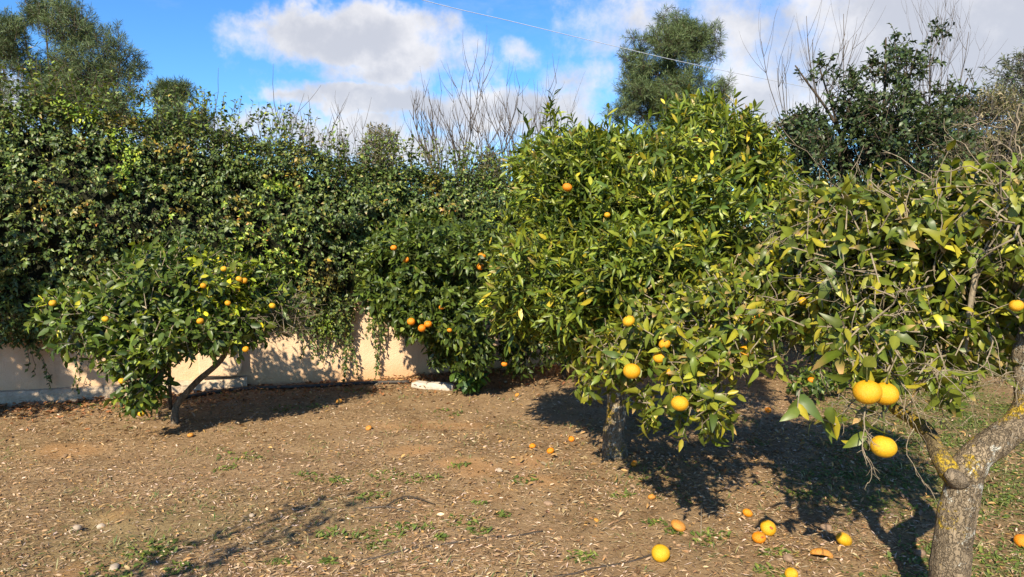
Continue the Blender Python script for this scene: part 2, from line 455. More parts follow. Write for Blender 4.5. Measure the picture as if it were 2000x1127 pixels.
class Species:
    def __init__(s, name, mat, colors, n, stations, width, fold=0.35, droop=0.25, shape=0.8, dry=0.0, jit=0.18, seed=1, drycol=(0.42, 0.26, 0.10)):
        r = np.random.default_rng(seed)
        s.mat = mat; s.name = name; s.T = []
        wts = np.array([c[1] for c in colors], float); wts /= wts.sum()
        s.meshes = {}
        for i in range(n):
            V, Fc, t, e = leaf_shape(stations, width * r.uniform(0.82, 1.2), fold * r.uniform(0.3, 1.5), droop * r.uniform(-0.2, 1.9), shape * r.uniform(0.92, 1.1), r.normal(0, 0.35), r.uniform(0, 0.5))
            base = np.array(colors[r.choice(len(colors), p=wts)][0]) * r.uniform(1 - jit, 1 + jit) * np.array([r.uniform(0.9, 1.12), 1, r.uniform(0.85, 1.15)])
            C = base[None] * (1.12 - 0.2 * e[:, None])
            if r.random() < dry:
                k = np.clip((t - r.uniform(0.35, 0.85)) * 3.5, 0, 1)[:, None]
                C = C * (1 - k) + np.array(drycol)[None] * r.uniform(0.8, 1.3) * k
            s.T.append((V, Fc, np.clip(C, 0.002, 0.9)))
    def mesh(s, i):
        if i not in s.meshes:
            V, Fc, C = s.T[i]
            s.meshes[i] = mesh_from(s.name, V, Fc, s.mat, True, C)
        return s.meshes[i]

class Leaves:
    """a cloud of leaves: position, direction, normal, size, template, tint"""
    def __init__(s, sp): s.sp = sp; s.p = []; s.d = []; s.n = []; s.s = []; s.c = []
    def add(s, p, d, n, size, tint=None):
        s.p.append(p); s.d.append(d); s.n.append(n); s.s.append(np.broadcast_to(size, (len(p),)))
        s.c.append(np.ones((len(p), 3)) if tint is None else np.broadcast_to(tint, (len(p), 3)))
    def arrays(s):
        return [np.concatenate(a) for a in (s.p, s.d, s.n, s.s, s.c)]
    def build(s, crown_name, parent, single=0, leaf_name='leaf', seed=3, minpx=8.0):
        """single: how many of the leaves that show largest become objects of their own"""
        r = np.random.default_rng(seed)
        p, d, n, size, c = s.arrays()
        N = len(p); R = frame(d, n); ti = r.integers(0, len(s.sp.T), N)
        chosen = np.zeros(N, bool)
        if single:
            mid = p + d * size[:, None] * 0.5
            x, y, dep = proj(mid)
            ok = (dep > 0.3) & (x > 5) & (x < 1995) & (y > 5) & (y < 1122)
            px = F * size / np.maximum(dep, 0.1)
            view = unit(mid - CAM); facing = np.abs(np.sum(view * R[:, :, 2], 1))
            cell = (np.floor(x / 9) * 1000 + np.floor(y / 9)).astype(np.int64)
            order = np.argsort(dep); _, first = np.unique(cell[order], return_index=True)
            front = np.zeros(N, bool); front[order[first]] = True
            score = np.where(ok & front & (px > minpx), px * (0.35 + facing), 0)
            top = np.argsort(-score)[:single]; chosen[top[score[top] > 0]] = True
        V = []; L = []; S = []; C = []; off = 0
        for k, (tv, tf, tcol) in enumerate(s.sp.T):
            ix = np.nonzero((ti == k) & ~chosen)[0]
            if not len(ix): continue
            vv = np.einsum('nij,vj->nvi', R[ix], tv) * size[ix, None, None] + p[ix, None]
            V.append(vv.reshape(-1, 3)); C.append((tcol[None] * c[ix, None]).reshape(-1, 3))
            flat = np.concatenate([np.array(f) for f in tf]); szs = np.array([len(f) for f in tf])
            L.append((flat[None] + off + (np.arange(len(ix)) * len(tv))[:, None]).ravel()); S.append(np.tile(szs, len(ix)))
            off += len(ix) * len(tv)
        me = mesh_np(crown_name, np.concatenate(V), np.concatenate(L), np.concatenate(S), s.sp.mat, np.clip(np.concatenate(C), 0.002, 0.9), True)
        cr = obj(crown_name, me, parent, 'stuff')
        for i in np.nonzero(chosen)[0]:
            o = bpy.data.objects.new(leaf_name, s.sp.mesh(int(ti[i])))
            COL.objects.link(o)
            o.parent = cr
            o.matrix_parent_inverse = Matrix.Identity(4)
            m4 = Matrix.Identity(4)
            for a in range(3):
                for b_ in range(3): m4[a][b_] = float(R[i][a, b_] * size[i])
                m4[a][3] = float(p[i][a])
            o.matrix_local = m4
        return cr

# crowns: ellipsoids (centre, radii); twigs grow from their shells
def blob(x, y, d, rx, ry, depth):
    c = P(x, y, d); k = np.linalg.norm(c - CAM) / F
    return (c, np.array([rx * k, depth, ry * k]))

def clumps(blobs, k, f, seed):
    """break big ellipsoids into clumps so that the crown shows billows and gaps"""
    r = np.random.default_rng(seed); out_ = []
    for c, R in blobs:
        n_ = max(3, int(k * np.prod(R) ** (1 / 3) / 0.6)) if np.max(R) > 0.3 else 2
        for i_ in range(n_):
            u = unit(r.normal(size=3)); q = f * r.uniform(0.75, 1.25)
            out_.append((c + u * R * (1 - q) * r.uniform(0.85, 1.12), R * q + 0.03))
    return out_

def crown_twigs(blobs, n, shell=0.35, up=0.25, rnd=0.55, gap=0.0, gapf=3.0, seed=1, inner=0.18, zmin=0.12, flop=0.0):
    r = np.random.default_rng(seed)
    area = np.array([(b[1][0] * b[1][1] + b[1][0] * b[1][2] + b[1][1] * b[1][2]) for b in blobs]); area = area / area.sum()
    P_, D_ = [], []; got = 0
    while got < n:
        k = r.choice(len(blobs), 4000, p=area)
        C = np.array([blobs[i][0] for i in k]); R = np.array([blobs[i][1] for i in k])
        u = unit(r.normal(size=(4000, 3)))
        f = np.where(r.random(4000) < inner, r.uniform(0.25, 1, 4000), 1 - shell * r.random(4000) ** 1.6)
        q = u * f[:, None]; p = C + q * R
        lump = 1 + 0.42 * (noise3(p, 2.6, seed) - 0.58) * 2
        p = C + q * R * lump[:, None]
        o = unit(q / R)
        ok = p[:, 2] > zmin
        for i, b in enumerate(blobs):
            e = np.linalg.norm((p - b[0]) / b[1], axis=1)
            ok &= (e > 1 - shell * 1.3) | (k == i) | (r.random(4000) < 0.15)
        if gap > 0: ok &= (noise3(p, gapf, seed + 9) > gap) | (r.random(4000) < 0.06) | (f < 0.72)
        p = p[ok]; o = o[ok]
        d = unit(o * 0.8 + np.array([0, 0, up]) + r.normal(size=p.shape) * rnd + np.array([0, 0, -flop]) * np.clip(-o[:, 2:3] + 0.3, 0, 1))
        P_.append(p); D_.append(d); got += len(p)
    return np.concatenate(P_)[:n], np.concatenate(D_)[:n]

def rosettes(L, p, d, per, length, size, spread=(0.7, 1.25), sag=0.25, seed=2, tint=None, upbias=0.35):
    """leaves set spirally along each twig; returns the twig ends"""
    r = np.random.default_rng(seed)
    n = len(p)
    ref = np.where(np.abs(d[:, 2:3]) < 0.85, np.array([[0, 0, 1.0]]), np.array([[1.0, 0, 0]]))
    a = unit(np.cross(d, ref)); b = np.cross(d, a)
    ln = length * r.uniform(0.6, 1.3, n)
    ph = r.uniform(0, 6.28, n)
    tw = np.ones((n, 3)) * r.uniform(0.78, 1.25, (n, 1)) if tint is None else tint
    for j in range(per):
        t = (j + 0.5) / per
        an = ph + j * 2.4 + r.normal(0, 0.3, n)
        sp_ = r.uniform(spread[0], spread[1], n) * (1.1 - 0.45 * t)
        rad = a * np.cos(an)[:, None] + b * np.sin(an)[:, None]
        ld = d * np.cos(sp_)[:, None] + rad * np.sin(sp_)[:, None]
        ld[:, 2] -= sag * r.uniform(0, 1.6, n)
        ld = unit(ld)
        nn = d * 0.75 + np.array([0, 0, upbias]) + r.normal(size=(n, 3)) * 0.33 - rad * 0.1
        keep = r.random(n) < 0.93
        pos = p + d * (ln * (t - 0.35))[:, None]
        L.add(pos[keep], ld[keep], nn[keep], (size * r.uniform(0.62, 1.25, n))[keep], tw[keep])
    return p - d * (ln * 0.5)[:, None], p + d * (ln * 0.6)[:, None]

# ---------------------------------------------------------------- fruit
def fruit_mesh(name, mat, squash=0.9, neck=0.0, seg=20, rings=13, lump=0.0, seed=0):
    r = np.random.default_rng(seed)
    vs, fs = [], []
    for i in range(rings + 1):
        th = math.pi * i / rings
        for j in range(seg):
            ph = 2 * math.pi * j / seg
            rad = 1 + 0.02 * math.cos(3 * ph + seed) + lump * (r.random() - 0.5)
            x = math.sin(th) * math.cos(ph) * rad; y = math.sin(th) * math.sin(ph) * rad
            z = math.cos(th) * squash
            if th < 0.5: z += neck * (0.5 - th) ** 1.2 - 0.07 * math.exp(-(th / 0.18) ** 2)
            if th > 2.75: z += 0.06 * math.exp(-((math.pi - th) / 0.15) ** 2)
            vs.append((x, y, z))
    for i in range(rings):
        for j in range(seg):
            a = i * seg + j; b = i * seg + (j + 1) % seg
            fs.append((a, a + seg, b + seg, b))
    bm = bmesh.new()
    for v in vs: bm.verts.new(v)
    bm.verts.ensure_lookup_table()
    for f in fs:
        try: bm.faces.new([bm.verts[k] for k in f])
        except ValueError: pass
    bmesh.ops.remove_doubles(bm, verts=bm.verts, dist=0.002)
    me = bpy.data.meshes.new(name); bm.to_mesh(me); bm.free()
    me.polygons.foreach_set('use_smooth', np.ones(len(me.polygons), bool))
    me.materials.append(mat)
    return me
FM = {}
for kind, mat, sq in (('grapefruit', 'grapefruit', 0.88), ('mandarin', 'mandarin', 0.82), ('orange', 'mandarin', 0.96)):
    FM[kind] = [fruit_mesh(kind, M[mat], sq * (1 - 0.03 * i), 0.05 * i, seed=i) for i in range(3)]
FM['rotten'] = [fruit_mesh('rotting_fruit', M['rotten'], 0.66, 0.0, lump=0.07, seed=i) for i in range(3)]
STALK = tube_mesh('stalk', spline([(0, 0, 0.86), (0.03, 0.0, 1.25), (0.1, 0.05, 1.9)], 5), [0.10, 0.05, 0.045, 0.045, 0.04], M['calyx'], 6)

def fruit(name, kind, c, r, parent=None, rot=None, stalk=True, idx=0, sq=None):
    o = bpy.data.objects.new(name, FM[kind][idx % 3]); COL.objects.link(o)
    BASE[o.name] = BASE[parent.name] if parent else Vector((0, 0, 0))
    if parent is not None:
        o.parent = parent; o.matrix_parent_inverse = Matrix.Translation(-BASE[parent.name])
    o.location = tuple(float(v) for v in c)
    o.rotation_euler = rot if rot is not None else (random.uniform(-0.4, 0.4), random.uniform(-0.4, 0.4), random.uniform(0, 6))
    s = (r, r, r) if sq is None else tuple(r * q for q in sq)
    o.scale = s
    if stalk:
        k = bpy.data.objects.new('stalk', STALK); COL.objects.link(k); k.parent = o
    return o

# ---------------------------------------------------------------- ground
def axis(dense0, dense1, step, far0, far1):
    a = list(np.arange(dense0, dense1 + 1e-6, step)); g = step
    v = dense1
    while v < far1: g *= 1.35; v += g; a.append(v)
    g = step; v = dense0; pre = []
    while v > far0: g *= 1.35; v -= g; pre.append(v)
    return np.array(pre[::-1] + a)
BARE = [(870, 1005, 60, 12), (955, 965, 60, 12), (930, 920, 60, 18), (900, 905, 70, 12), (250, 1003, 50, 16), (800, 880, 60, 10), (1040, 905, 50, 16), (120, 880, 90, 16), (1060, 940, 50, 14), (160, 1110, 60, 10), (840, 830, 130, 12)]
def bare_mask(x, y):
    m = np.zeros(np.shape(x))
    for (bx, by, rx, ry) in BARE:
        g = G(bx, by); k = g[1] / F
        rX = rx * k; rY = max(0.12, (G(bx, by - ry)[1] - G(bx, by + ry)[1]) / 2)
        e = ((x - g[0]) / rX) ** 2 + ((y - g[1]) / rY) ** 2
        m = np.maximum(m, np.clip(1.35 - e, 0, 1))
    return m * np.clip(fbm(x * 6, y * 6, 3) * 2.0 - 0.25, 0, 1)
def green_mask(x, y):
    a = np.clip((x - 0.50 * y + 0.6) / 0.8, 0, 1)          # the greener ground on the right
    return np.clip(a * np.clip((fbm(x * 1.7, y * 1.7, 8) - 0.36) * 4, 0, 1) * 0.9 + 0.4 * np.clip((fbm(x * 1.1, y * 1.1, 81) - 0.6) * 5, 0, 1), 0, 1)
def gz(x, y):
    x = np.asarray(x, float); y = np.asarray(y, float)
    near = np.exp(-((x / 9) ** 2 + ((y - 5) / 8) ** 2))
    z = near * ((fbm(x * 0.8, y * 0.8, 21) - 0.5) * 0.06 + (fbm(x * 4, y * 4, 31, 4) - 0.5) * 0.045)
    for (hx, hy) in ((188, 1020),):
        g = G(hx, hy); z = z - 0.05 * np.exp(-((x - g[0]) / 0.07) ** 2 - ((y - g[1]) / 0.06) ** 2) + 0.03 * np.exp(-((x - g[0] - 0.16) / 0.1) ** 2 - ((y - g[1] - 0.02) / 0.1) ** 2)
    return z
xs = axis(-5.5, 6.0, 0.045, -400, 400); ys = axis(2.2, 9.5, 0.045, -300, 700)
XX, YY = np.meshgrid(xs, ys, indexing='ij')
ZZ = gz(XX, YY)
nx, ny = len(xs), len(ys)
i = np.arange(nx - 1)[:, None] * ny; j = np.arange(ny - 1)[None]
q = np.stack([i + j, i + ny + j, i + ny + j + 1, i + j + 1], -1).reshape(-1, 4)
gcol = np.stack([bare_mask(XX, YY), green_mask(XX, YY), np.zeros_like(XX)], -1).reshape(-1, 3)
ground = obj('ground', mesh_np('ground', np.stack([XX, YY, ZZ], -1).reshape(-1, 3), q.ravel(), np.full(len(q), 4), M['ground'], gcol, True), None, 'structure')

# dry straw, chips and leaves lying on the soil
def scatter_xy(n, seed, dmin=2.3, dmax=9.0):
    r = np.random.default_rng(seed)
    d = dmin * (dmax / dmin) ** (r.random(n))
    x = d * r.uniform(-1.2, 1.2, n)
    return x, d, r
def litter(name, n, sp, size, lift, seed, dmin, dmax, keepf=None, flat=0.16, label=None, cat=None):
    x, y, r = scatter_xy(n, seed, dmin, dmax)
    if keepf is not None:
        k = r.random(n) < keepf(x, y); x, y = x[k], y[k]
    m = len(x)
    an = r.normal(0.15, 0.9, m)
    d = np.stack([np.cos(an), np.sin(an), r.normal(0, flat, m)], 1)
    nn = np.stack([r.normal(0, flat * 1.4, m), r.normal(0, flat * 1.4, m), np.ones(m)], 1)
    L = Leaves(sp)
    L.add(np.stack([x, y, gz(x, y) + lift * r.uniform(0.3, 1.2, m)], 1), d, nn, size * r.uniform(0.45, 1.7, m), r.uniform(0.7, 1.25, (m, 1)) * np.ones((m, 3)))
    o = L.build(name, None)
    tag(o, label, cat)
    return o
straw_cols = [((0.46, 0.335, 0.195), 5), ((0.34, 0.23, 0.125), 5), ((0.21, 0.125, 0.062), 4), ((0.56, 0.45, 0.32), 2.4), ((0.12, 0.07, 0.038), 4), ((0.36, 0.21, 0.085), 3)]
SP_straw = Species('straw', M['litter'], straw_cols, 18, [0.5], 0.13, 0.6, 0.12, 1.0, seed=11)
SP_chip = Species('dry_chip', M['litter'], straw_cols, 18, [0.3, 0.7], 0.36, 0.5, 0.2, 0.9, seed=12)
SP_dead = Species('dead_leaf', M['litter'], [((0.50, 0.39, 0.27), 2), ((0.38, 0.27, 0.16), 4), ((0.28, 0.16, 0.08), 4), ((0.42, 0.25, 0.10), 2)], 16, [0.2, 0.5, 0.8], 0.36, 0.9, 0.45, 0.9, seed=13)
nb = lambda x, y: (1 - 0.9 * bare_mask(x, y)) * (1 - 0.45 * green_mask(x, y)) * np.clip(0.35 + 1.5 * (fbm(x * 2.2, y * 2.2, 44) - 0.25), 0.12, 1)
litter('straw_litter', 135000, SP_straw, 0.032, 0.010, 51, 2.4, 8.5, nb, 0.2, 'dry straw and grass bits strewn over the brown orchard soil', 'straw')
litter('chip_litter', 60000, SP_chip, 0.020, 0.008, 52, 2.4, 8.5, nb, 0.25, 'small brown chips and leaf crumbs covering the orchard soil', 'leaf litter')
lf = lambda x, y: np.clip(0.15 + 1.4 * (fbm(x * 0.9, y * 0.9, 61) - 0.35) + 0.5 * np.exp(-((x - (y - 7.5) * 2.5) / 1.5) ** 2) * 0, 0.04, 1) * np.where(x < 0.3, 1.0, 0.55)
litter('leaf_litter', 4600, SP_dead, 0.028, 0.014, 53, 2.4, 8.3, lf, 0.4, 'pale curled dead leaves lying loose on the orchard floor', 'leaf litter')
# more fallen leaves drifted against the foot of the wall
WX = lambda X: 7.60 + 0.336 * X
WT = np.array([0.948, 0.318, 0.0]); WN = np.array([0.318, -0.948, 0.0])
r_ = np.random.default_rng(54); m = 2600
Xs = r_.uniform(-4.8, 2.2, m); off = r_.exponential(0.22, m) + 0.06
pp = np.stack([Xs, WX(Xs), 0 * Xs], 1) + WN * off[:, None]; pp[:, 2] = gz(pp[:, 0], pp[:, 1]) + r_.uniform(0.004, 0.03, m)
L = Leaves(Species('brown_leaf', M['litter'], [((0.34, 0.17, 0.075), 4), ((0.24, 0.11, 0.05), 3), ((0.44, 0.26, 0.12), 2)], 12, [0.25, 0.7], 0.5, 0.7, 0.3, 0.9, seed=14))
L.add(pp, unit(r_.normal(size=(m, 3)) * [1, 1, 0.3]), unit(np.array([0, 0, 1]) + r_.normal(size=(m, 3)) * 0.35), 0.05 * r_.uniform(0.5, 1.3, m))
tag(L.build('brown_leaf_litter', None), 'reddish brown leaves drifted along the foot of the stucco wall', 'leaf litter')

# small clods and pebbles half sunk in the soil
def pebbles(n, seed):
    x, y, r = scatter_xy(n, seed, 2.4, 8.0)
    bm = bmesh.new(); bmesh.ops.create_icosphere(bm, subdivisions=1, radius=1.0)
    tv = np.array([v.co[:] for v in bm.verts]); tf = np.array([[v.index for v in f.verts] for f in bm.faces]); bm.free()
    s = np.minimum(0.0055 * np.exp(r.normal(0, 0.5, n)), 0.012); V = tv[None] * (s[:, None, None] * r.uniform(0.7, 1.3, (n, len(tv), 1))) * np.array([1.2, 1.0, 0.75])
    V = V + np.stack([x, y, gz(x, y) + s * 0.2], 1)[:, None]
    cols = np.repeat(np.array([[0.22, 0.14, 0.08]]) * r.uniform(0.5, 1.6, (n, 1)), len(tv), 0)
    o = obj('pebbles', mesh_np('pebbles', V.reshape(-1, 3), (tf[None] + len(tv) * np.arange(n)[:, None, None]).ravel(), np.full(n * len(tf), 3), M['litter'], cols), None, 'stuff')
    tag(o, 'crumbs of earth and small pebbles scattered over the orchard soil', 'pebbles')
pebbles(6500, 57)
# leaves lying thicker under the trees
r_ = np.random.default_rng(58); m = 3600
c_ = np.array([G(1203, 893)[:2], G(1480, 860)[:2], G(1700, 900)[:2], G(342, 800)[:2], G(900, 745)[:2]])[r_.integers(0, 5, m)]
xy = c_ + r_.normal(size=(m, 2)) * np.array([0.65, 0.5])
L = Leaves(SP_dead); L.add(np.column_stack([xy, gz(xy[:, 0], xy[:, 1]) + r_.uniform(0.003, 0.02, m)]), unit(r_.normal(size=(m, 3)) * [1, 1, 0.35]), unit(np.array([0, 0, 1]) + r_.normal(size=(m, 3)) * 0.4), 0.036 * r_.uniform(0.5, 1.4, m), r_.uniform(0.4, 0.95, (m, 1)) * np.ones((1, 3)))
tag(L.build('fallen_leaves', None), 'dry fallen citrus leaves lying thickly under the trees', 'leaf litter')

# weeds and grass
SP_weed = Species('weed_leaf', M['weed'], [((0.12, 0.16, 0.03), 4), ((0.19, 0.22, 0.045), 2), ((0.08, 0.115, 0.025), 3)], 14, [0.3, 0.7], 0.45, 0.4, 0.3, 0.8, seed=15)
SP_blade = Species('grass_blade', M['weed'], [((0.11, 0.16, 0.035), 3), ((0.19, 0.21, 0.06), 2), ((0.30, 0.26, 0.11), 3), ((0.07, 0.11, 0.025), 2)], 14, [0.5], 0.09, 0.4, 0.5, 1.0, seed=16)
def weeds(name, centres, sp, size, label, cat, upz=0.6, seed=5):
    r = np.random.default_rng(seed); L = Leaves(sp)
    for (cx, cy, rad, n) in centres:
        a = r.uniform(0, 6.28, n); q = rad * np.sqrt(r.random(n))
        x = cx + q * np.cos(a) * 1.5; y = cy + q * np.sin(a)
        b = r.uniform(0, 6.28, n)
        d = np.stack([np.cos(b), np.sin(b), upz * r.uniform(0.2, 1.6, n)], 1)
        L.add(np.stack([x, y, gz(x, y) + 0.004], 1), unit(d), np.stack([-np.cos(b) * 0.4, -np.sin(b) * 0.4, np.ones(n)], 1), size * r.uniform(0.5, 1.4, n))
    o = L.build(name, None); tag(o, label, cat); return o
wpx = [(870, 805, 26), (465, 892, 30), (440, 915, 16), (595, 925, 14), (632, 935, 26), (668, 937, 18), (760, 928, 26), (820, 940, 26), (900, 913, 18), (728, 970, 26), (935, 985, 12), (1025, 945, 22), (765, 1035, 34), (815, 1032, 26), (905, 1020, 26), (935, 1040, 20), (860, 1050, 10), (310, 1070, 44), (290, 1085, 34), (215, 1118, 40), (350, 1110, 26), (545, 1095, 16), (640, 1095, 12), (700, 1040, 24), (945, 763, 20), (690, 765, 20), (560, 800, 24), (620, 795, 16), (430, 770, 18), (250, 800, 20), (165, 790, 20), (290, 812, 34), (205, 795, 20), (1215, 970, 14), (1280, 1020, 16), (1312, 1035, 12), (1375, 1060, 12), (1560, 960, 20), (1395, 1045, 26), (1510, 1080, 20), (1500, 1115, 20), (1770, 1095, 26), (1140, 1090, 26), (1480, 870, 18), (640, 1040, 20), (740, 1060, 18), (980, 1005, 14)]
weeds('weed_patch', [(*G(x, y)[:2], rr * G(x, y)[1] / F, int(14 + rr * 1.5)) for (x, y, rr) in wpx], SP_weed, 0.029, 'small green weeds sprouting in scattered tufts from the soil', 'weeds')
r_ = np.random.default_rng(77); cs = []
while len(cs) < 900:
    d = r_.uniform(2.5, 8.5); x = r_.uniform(0.2, 0.85) * d
    if r_.random() < green_mask(np.array([x]), np.array([d]))[0]: cs.append((x, d, r_.uniform(0.04, 0.13), int(r_.uniform(10, 26))))
weeds('green_weeds', cs, SP_weed, 0.028, 'low green weeds carpeting the shaded ground under the grapefruit tree', 'weeds', 0.5, 6)
cs = []
while len(cs) < 900:
    d = r_.uniform(2.5, 9.0); x = r_.uniform(-0.8, 0.9) * d
    if r_.random() < 0.12 + green_mask(np.array([x]), np.array([d]))[0]: cs.append((x, d, r_.uniform(0.05, 0.16), int(r_.uniform(8, 20))))
weeds('sparse_grass', cs, SP_blade, 0.05, 'thin dry and green grass blades scattered over the orchard floor', 'grass', 1.1, 8)
# ---------------------------------------------------------------- the garden wall
def wall_pt(s, off, z):
    """s metres along the wall from X = 0, off metres in front of its face"""
    p0 = np.array([0.0, WX(0.0), 0.0])
    return p0 + WT * s + WN * off + np.array([0, 0, z])
def wall_s(x, off=0.0):
    """where the sight line at photo column x meets the wall line"""
    a = (x - 1000.0) / F
    p0 = np.array([0.0, WX(0.0)]) + WN[:2] * off
    # X = a*k*Y with slight pitch factor
    k = 1.0 / cp * 1.0
    a = a * (cp + 0.12 * sp)
    return (a * p0[1] - p0[0]) / (WT[0] - a * WT[1])
def wbox(bm, s0, s1, o0, o1, z0, z1):
    vs = [bm.verts.new(tuple(wall_pt(s, o, z))) for z in (z0, z1) for (s, o) in ((s0, o0), (s1, o0), (s1, o1), (s0, o1))]
    for f in ((0, 1, 2, 3), (7, 6, 5, 4), (0, 4, 5, 1), (1, 5, 6, 2), (2, 6, 7, 3), (3, 7, 4, 0)): bm.faces.new([vs[k] for k in f])
def bm_obj(name, bm, mat, parent=None, bevel=0.0, smooth=False):
    if bevel: bmesh.ops.bevel(bm, geom=list(bm.edges), offset=bevel, segments=2, profile=0.6, affect='EDGES')
    bmesh.ops.recalc_face_normals(bm, faces=bm.faces)
    me = bpy.data.meshes.new(name); bm.to_mesh(me); bm.free()
    if smooth: me.polygons.foreach_set('use_smooth', np.ones(len(me.polygons), bool))
    me.materials.append(mat)
    return obj(name, me, parent)
wall = thing('garden_wall', wall_pt(0, 0, 0), 'beige stucco garden wall half hidden under the hedge', 'wall')
bm = bmesh.new(); wbox(bm, -8.0, 2.6, -0.22, 0.0, -0.2, 1.30); bm_obj('stucco_face', bm, M['stucco'], wall, 0.012)
# low plaster footing, a little uneven, along the left half
vs, fs = [], []
ss = np.linspace(-8.0, wall_s(478), 90)
for k_, s in enumerate(ss):
    h = 0.105 + 0.025 * float(vnoise(s * 3.1, 0.5, 3)); o = 0.055 + 0.02 * float(vnoise(s * 2.3, 7.5, 4))
    for (oo, z) in ((-0.03, -0.1), (o + 0.02, -0.1), (o + 0.01, h * 0.75), (o - 0.015, h), (-0.03, h + 0.01)): vs.append(wall_pt(s, oo, z))
for k_ in range(len(ss) - 1):
    for e in range(4): a = k_ * 5 + e; fs.append((a, a + 5, a + 6, a + 1))
fs.append((4, 3, 2, 1, 0)); n_ = (len(ss) - 1) * 5; fs.append((n_, n_ + 1, n_ + 2, n_ + 3, n_ + 4))
obj('footing', mesh_from('footing', vs, fs, M['footing']), wall)
# pale rounded slab of render standing proud of the wall
def slab(name, s0, s1, z0, z1, o0, o1, rad, mat, parent):
    bm = bmesh.new(); prof = []
    prof += [(s0, z1), (s0, z0 + 0.02)]
    for k in range(7):
        a = -math.pi / 2 + k * math.pi / 12
        prof.append((s1 - rad + rad * math.cos(a), z0 + rad + rad * math.sin(a)))
    prof += [(s1, z1)]
    fr = [bm.verts.new(tuple(wall_pt(s, o1, z))) for s, z in prof]; bk = [bm.verts.new(tuple(wall_pt(s, o0, z))) for s, z in prof]
    bm.faces.new(fr); bm.faces.new(bk[::-1])
    for k in range(len(prof)): bm.faces.new([fr[k], bk[k], bk[(k + 1) % len(prof)], fr[(k + 1) % len(prof)]])
    return bm_obj(name, bm, mat, parent, 0.012)
slab('render_slab', wall_s(385), wall_s(470), 0.15, 0.47, 0.002, 0.11, 0.10, M['stucco'], wall)

# ---------------------------------------------------------------- the hedge on the wall
hedge = thing('ivy_hedge', wall_pt(-2.0, -0.4, 0), 'long dark green ivy hedge spilling over the stucco wall', 'hedge')
HT = ([-900, -60, 0, 60, 100, 150, 200, 260, 300, 340, 400, 440, 500, 560, 600, 640, 680, 720, 780, 840, 890, 940, 985, 1050, 1200], [170, 185, 200, 190, 175, 195, 212, 215, 222, 235, 236, 246, 262, 268, 276, 300, 318, 322, 315, 330, 330, 330, 340, 345, 350])
HB = ([-900, -40, 30, 90, 150, 210, 260, 330, 420, 520, 590, 640, 668, 690, 705, 740, 800, 860, 930, 1050, 1200], [660, 665, 690, 690, 700, 690, 640, 640, 650, 650, 660, 690, 690, 600, 570, 600, 615, 620, 600, 560, 560])
def px_to_z(y, d): return CAM_H + (math.tan(math.atan((563.5 - y) / F) - PITCH)) * d
def hedge_top(s):
    p = wall_pt_arr(s); x = 1000 + F * p[:, 0] / (p[:, 1] + 0.0)
    y = np.interp(x, *HT); return CAM_H + np.tan(np.arctan((563.5 - y) / F) - PITCH) * (p[:, 1] + 0.1)
def hedge_bot(s):
    p = wall_pt_arr(s); x = 1000 + F * p[:, 0] / p[:, 1]
    y = np.interp(x, *HB); return CAM_H + np.tan(np.arctan((563.5 - y) / F) - PITCH) * (p[:, 1] - 0.35)
def wall_pt_arr(s): return np.array([0.0, WX(0.0), 0.0])[None] + WT[None] * np.asarray(s)[:, None]
def hedge_surface(s, phi, inset=0.0):
    """closed cross-section: phi -90deg bottom front, 0 front, 90 top, 150 back"""
    zt = hedge_top(s) - 0.06; zb = hedge_bot(s)
    zc = (zt + zb) / 2; b = (zt - zb) / 2 - inset
    bulge = 0.30 * (fbm(s * 1.0, phi * 1.6 + zc, 71) - 0.5) * 2 + 0.16 * (fbm(s * 3.2, phi * 4.5, 72) - 0.5) * 2
    a = 0.52 + bulge * 0.9 - inset
    c, sn = np.cos(phi), np.sin(phi)
    dep = a * np.sign(c) * np.abs(c) ** 0.55 - 0.12
    z = zc + (b + 0.10 * bulge) * np.sign(sn) * np.abs(sn) ** 0.85
    k_ = np.clip((z - zb) / 0.75, 0, 1) ** 0.8
    dep = np.where(dep > 0.1, 0.1 + (dep - 0.1) * k_, dep)
    low = z < 1.32
    dep = np.where(low, np.maximum(dep, 0.05), dep)
    p = wall_pt_arr(s) + WN[None] * dep[:, None]; p[:, 2] += z
    o = unit(WN[None] * (np.sign(c) * np.abs(c))[:, None] * 1.0 + np.array([0, 0, 1.0])[None] * (sn * 0.7)[:, None])
    return p, o
SP_ivy = Species('hedge_leaf', M['ivy'], [((0.066, 0.100, 0.022), 5), ((0.098, 0.136, 0.028), 4), ((0.042, 0.068, 0.018), 3), ((0.150, 0.180, 0.038), 1.6), ((0.12, 0.085, 0.035), 0.7)], 30, [0.42], 0.52, 0.45, 0.35, 0.72, dry=0.05, seed=21)
L = Leaves(SP_ivy)
r_ = np.random.default_rng(31); n = 18500
s = r_.uniform(-6.4, 1.7, n); phi = np.where(r_.random(n) < 0.8, r_.uniform(-1.35, 1.45, n), r_.uniform(1.2, 2.5, n))
inset = np.where(r_.random(n) < 0.72, 0.10 * r_.random(n), r_.uniform(0.10, 0.34, n))
p, o = hedge_surface(s, phi, inset)
gapn = fbm(s * 2.2, p[:, 2] * 3.0, 91)
keep = (gapn > 0.36) | (inset > 0.12) | (p[:, 2] > hedge_top(s) - 0.5)
p, o, s, phi = p[keep], o[keep], s[keep], phi[keep]
d = unit(o * 0.9 + np.array([0, 0, -0.25]) + r_.normal(size=p.shape) * 0.45)
topm = (phi > 0.9); d[topm] = unit(o[topm] * 0.6 + np.array([0, 0, 0.5]) + r_.normal(size=(topm.sum(), 3)) * 0.4)
fresh = (fbm(s * 3.0, p[:, 2] * 3.0, 95) > 0.745) | (r_.random(len(s)) < 0.016)
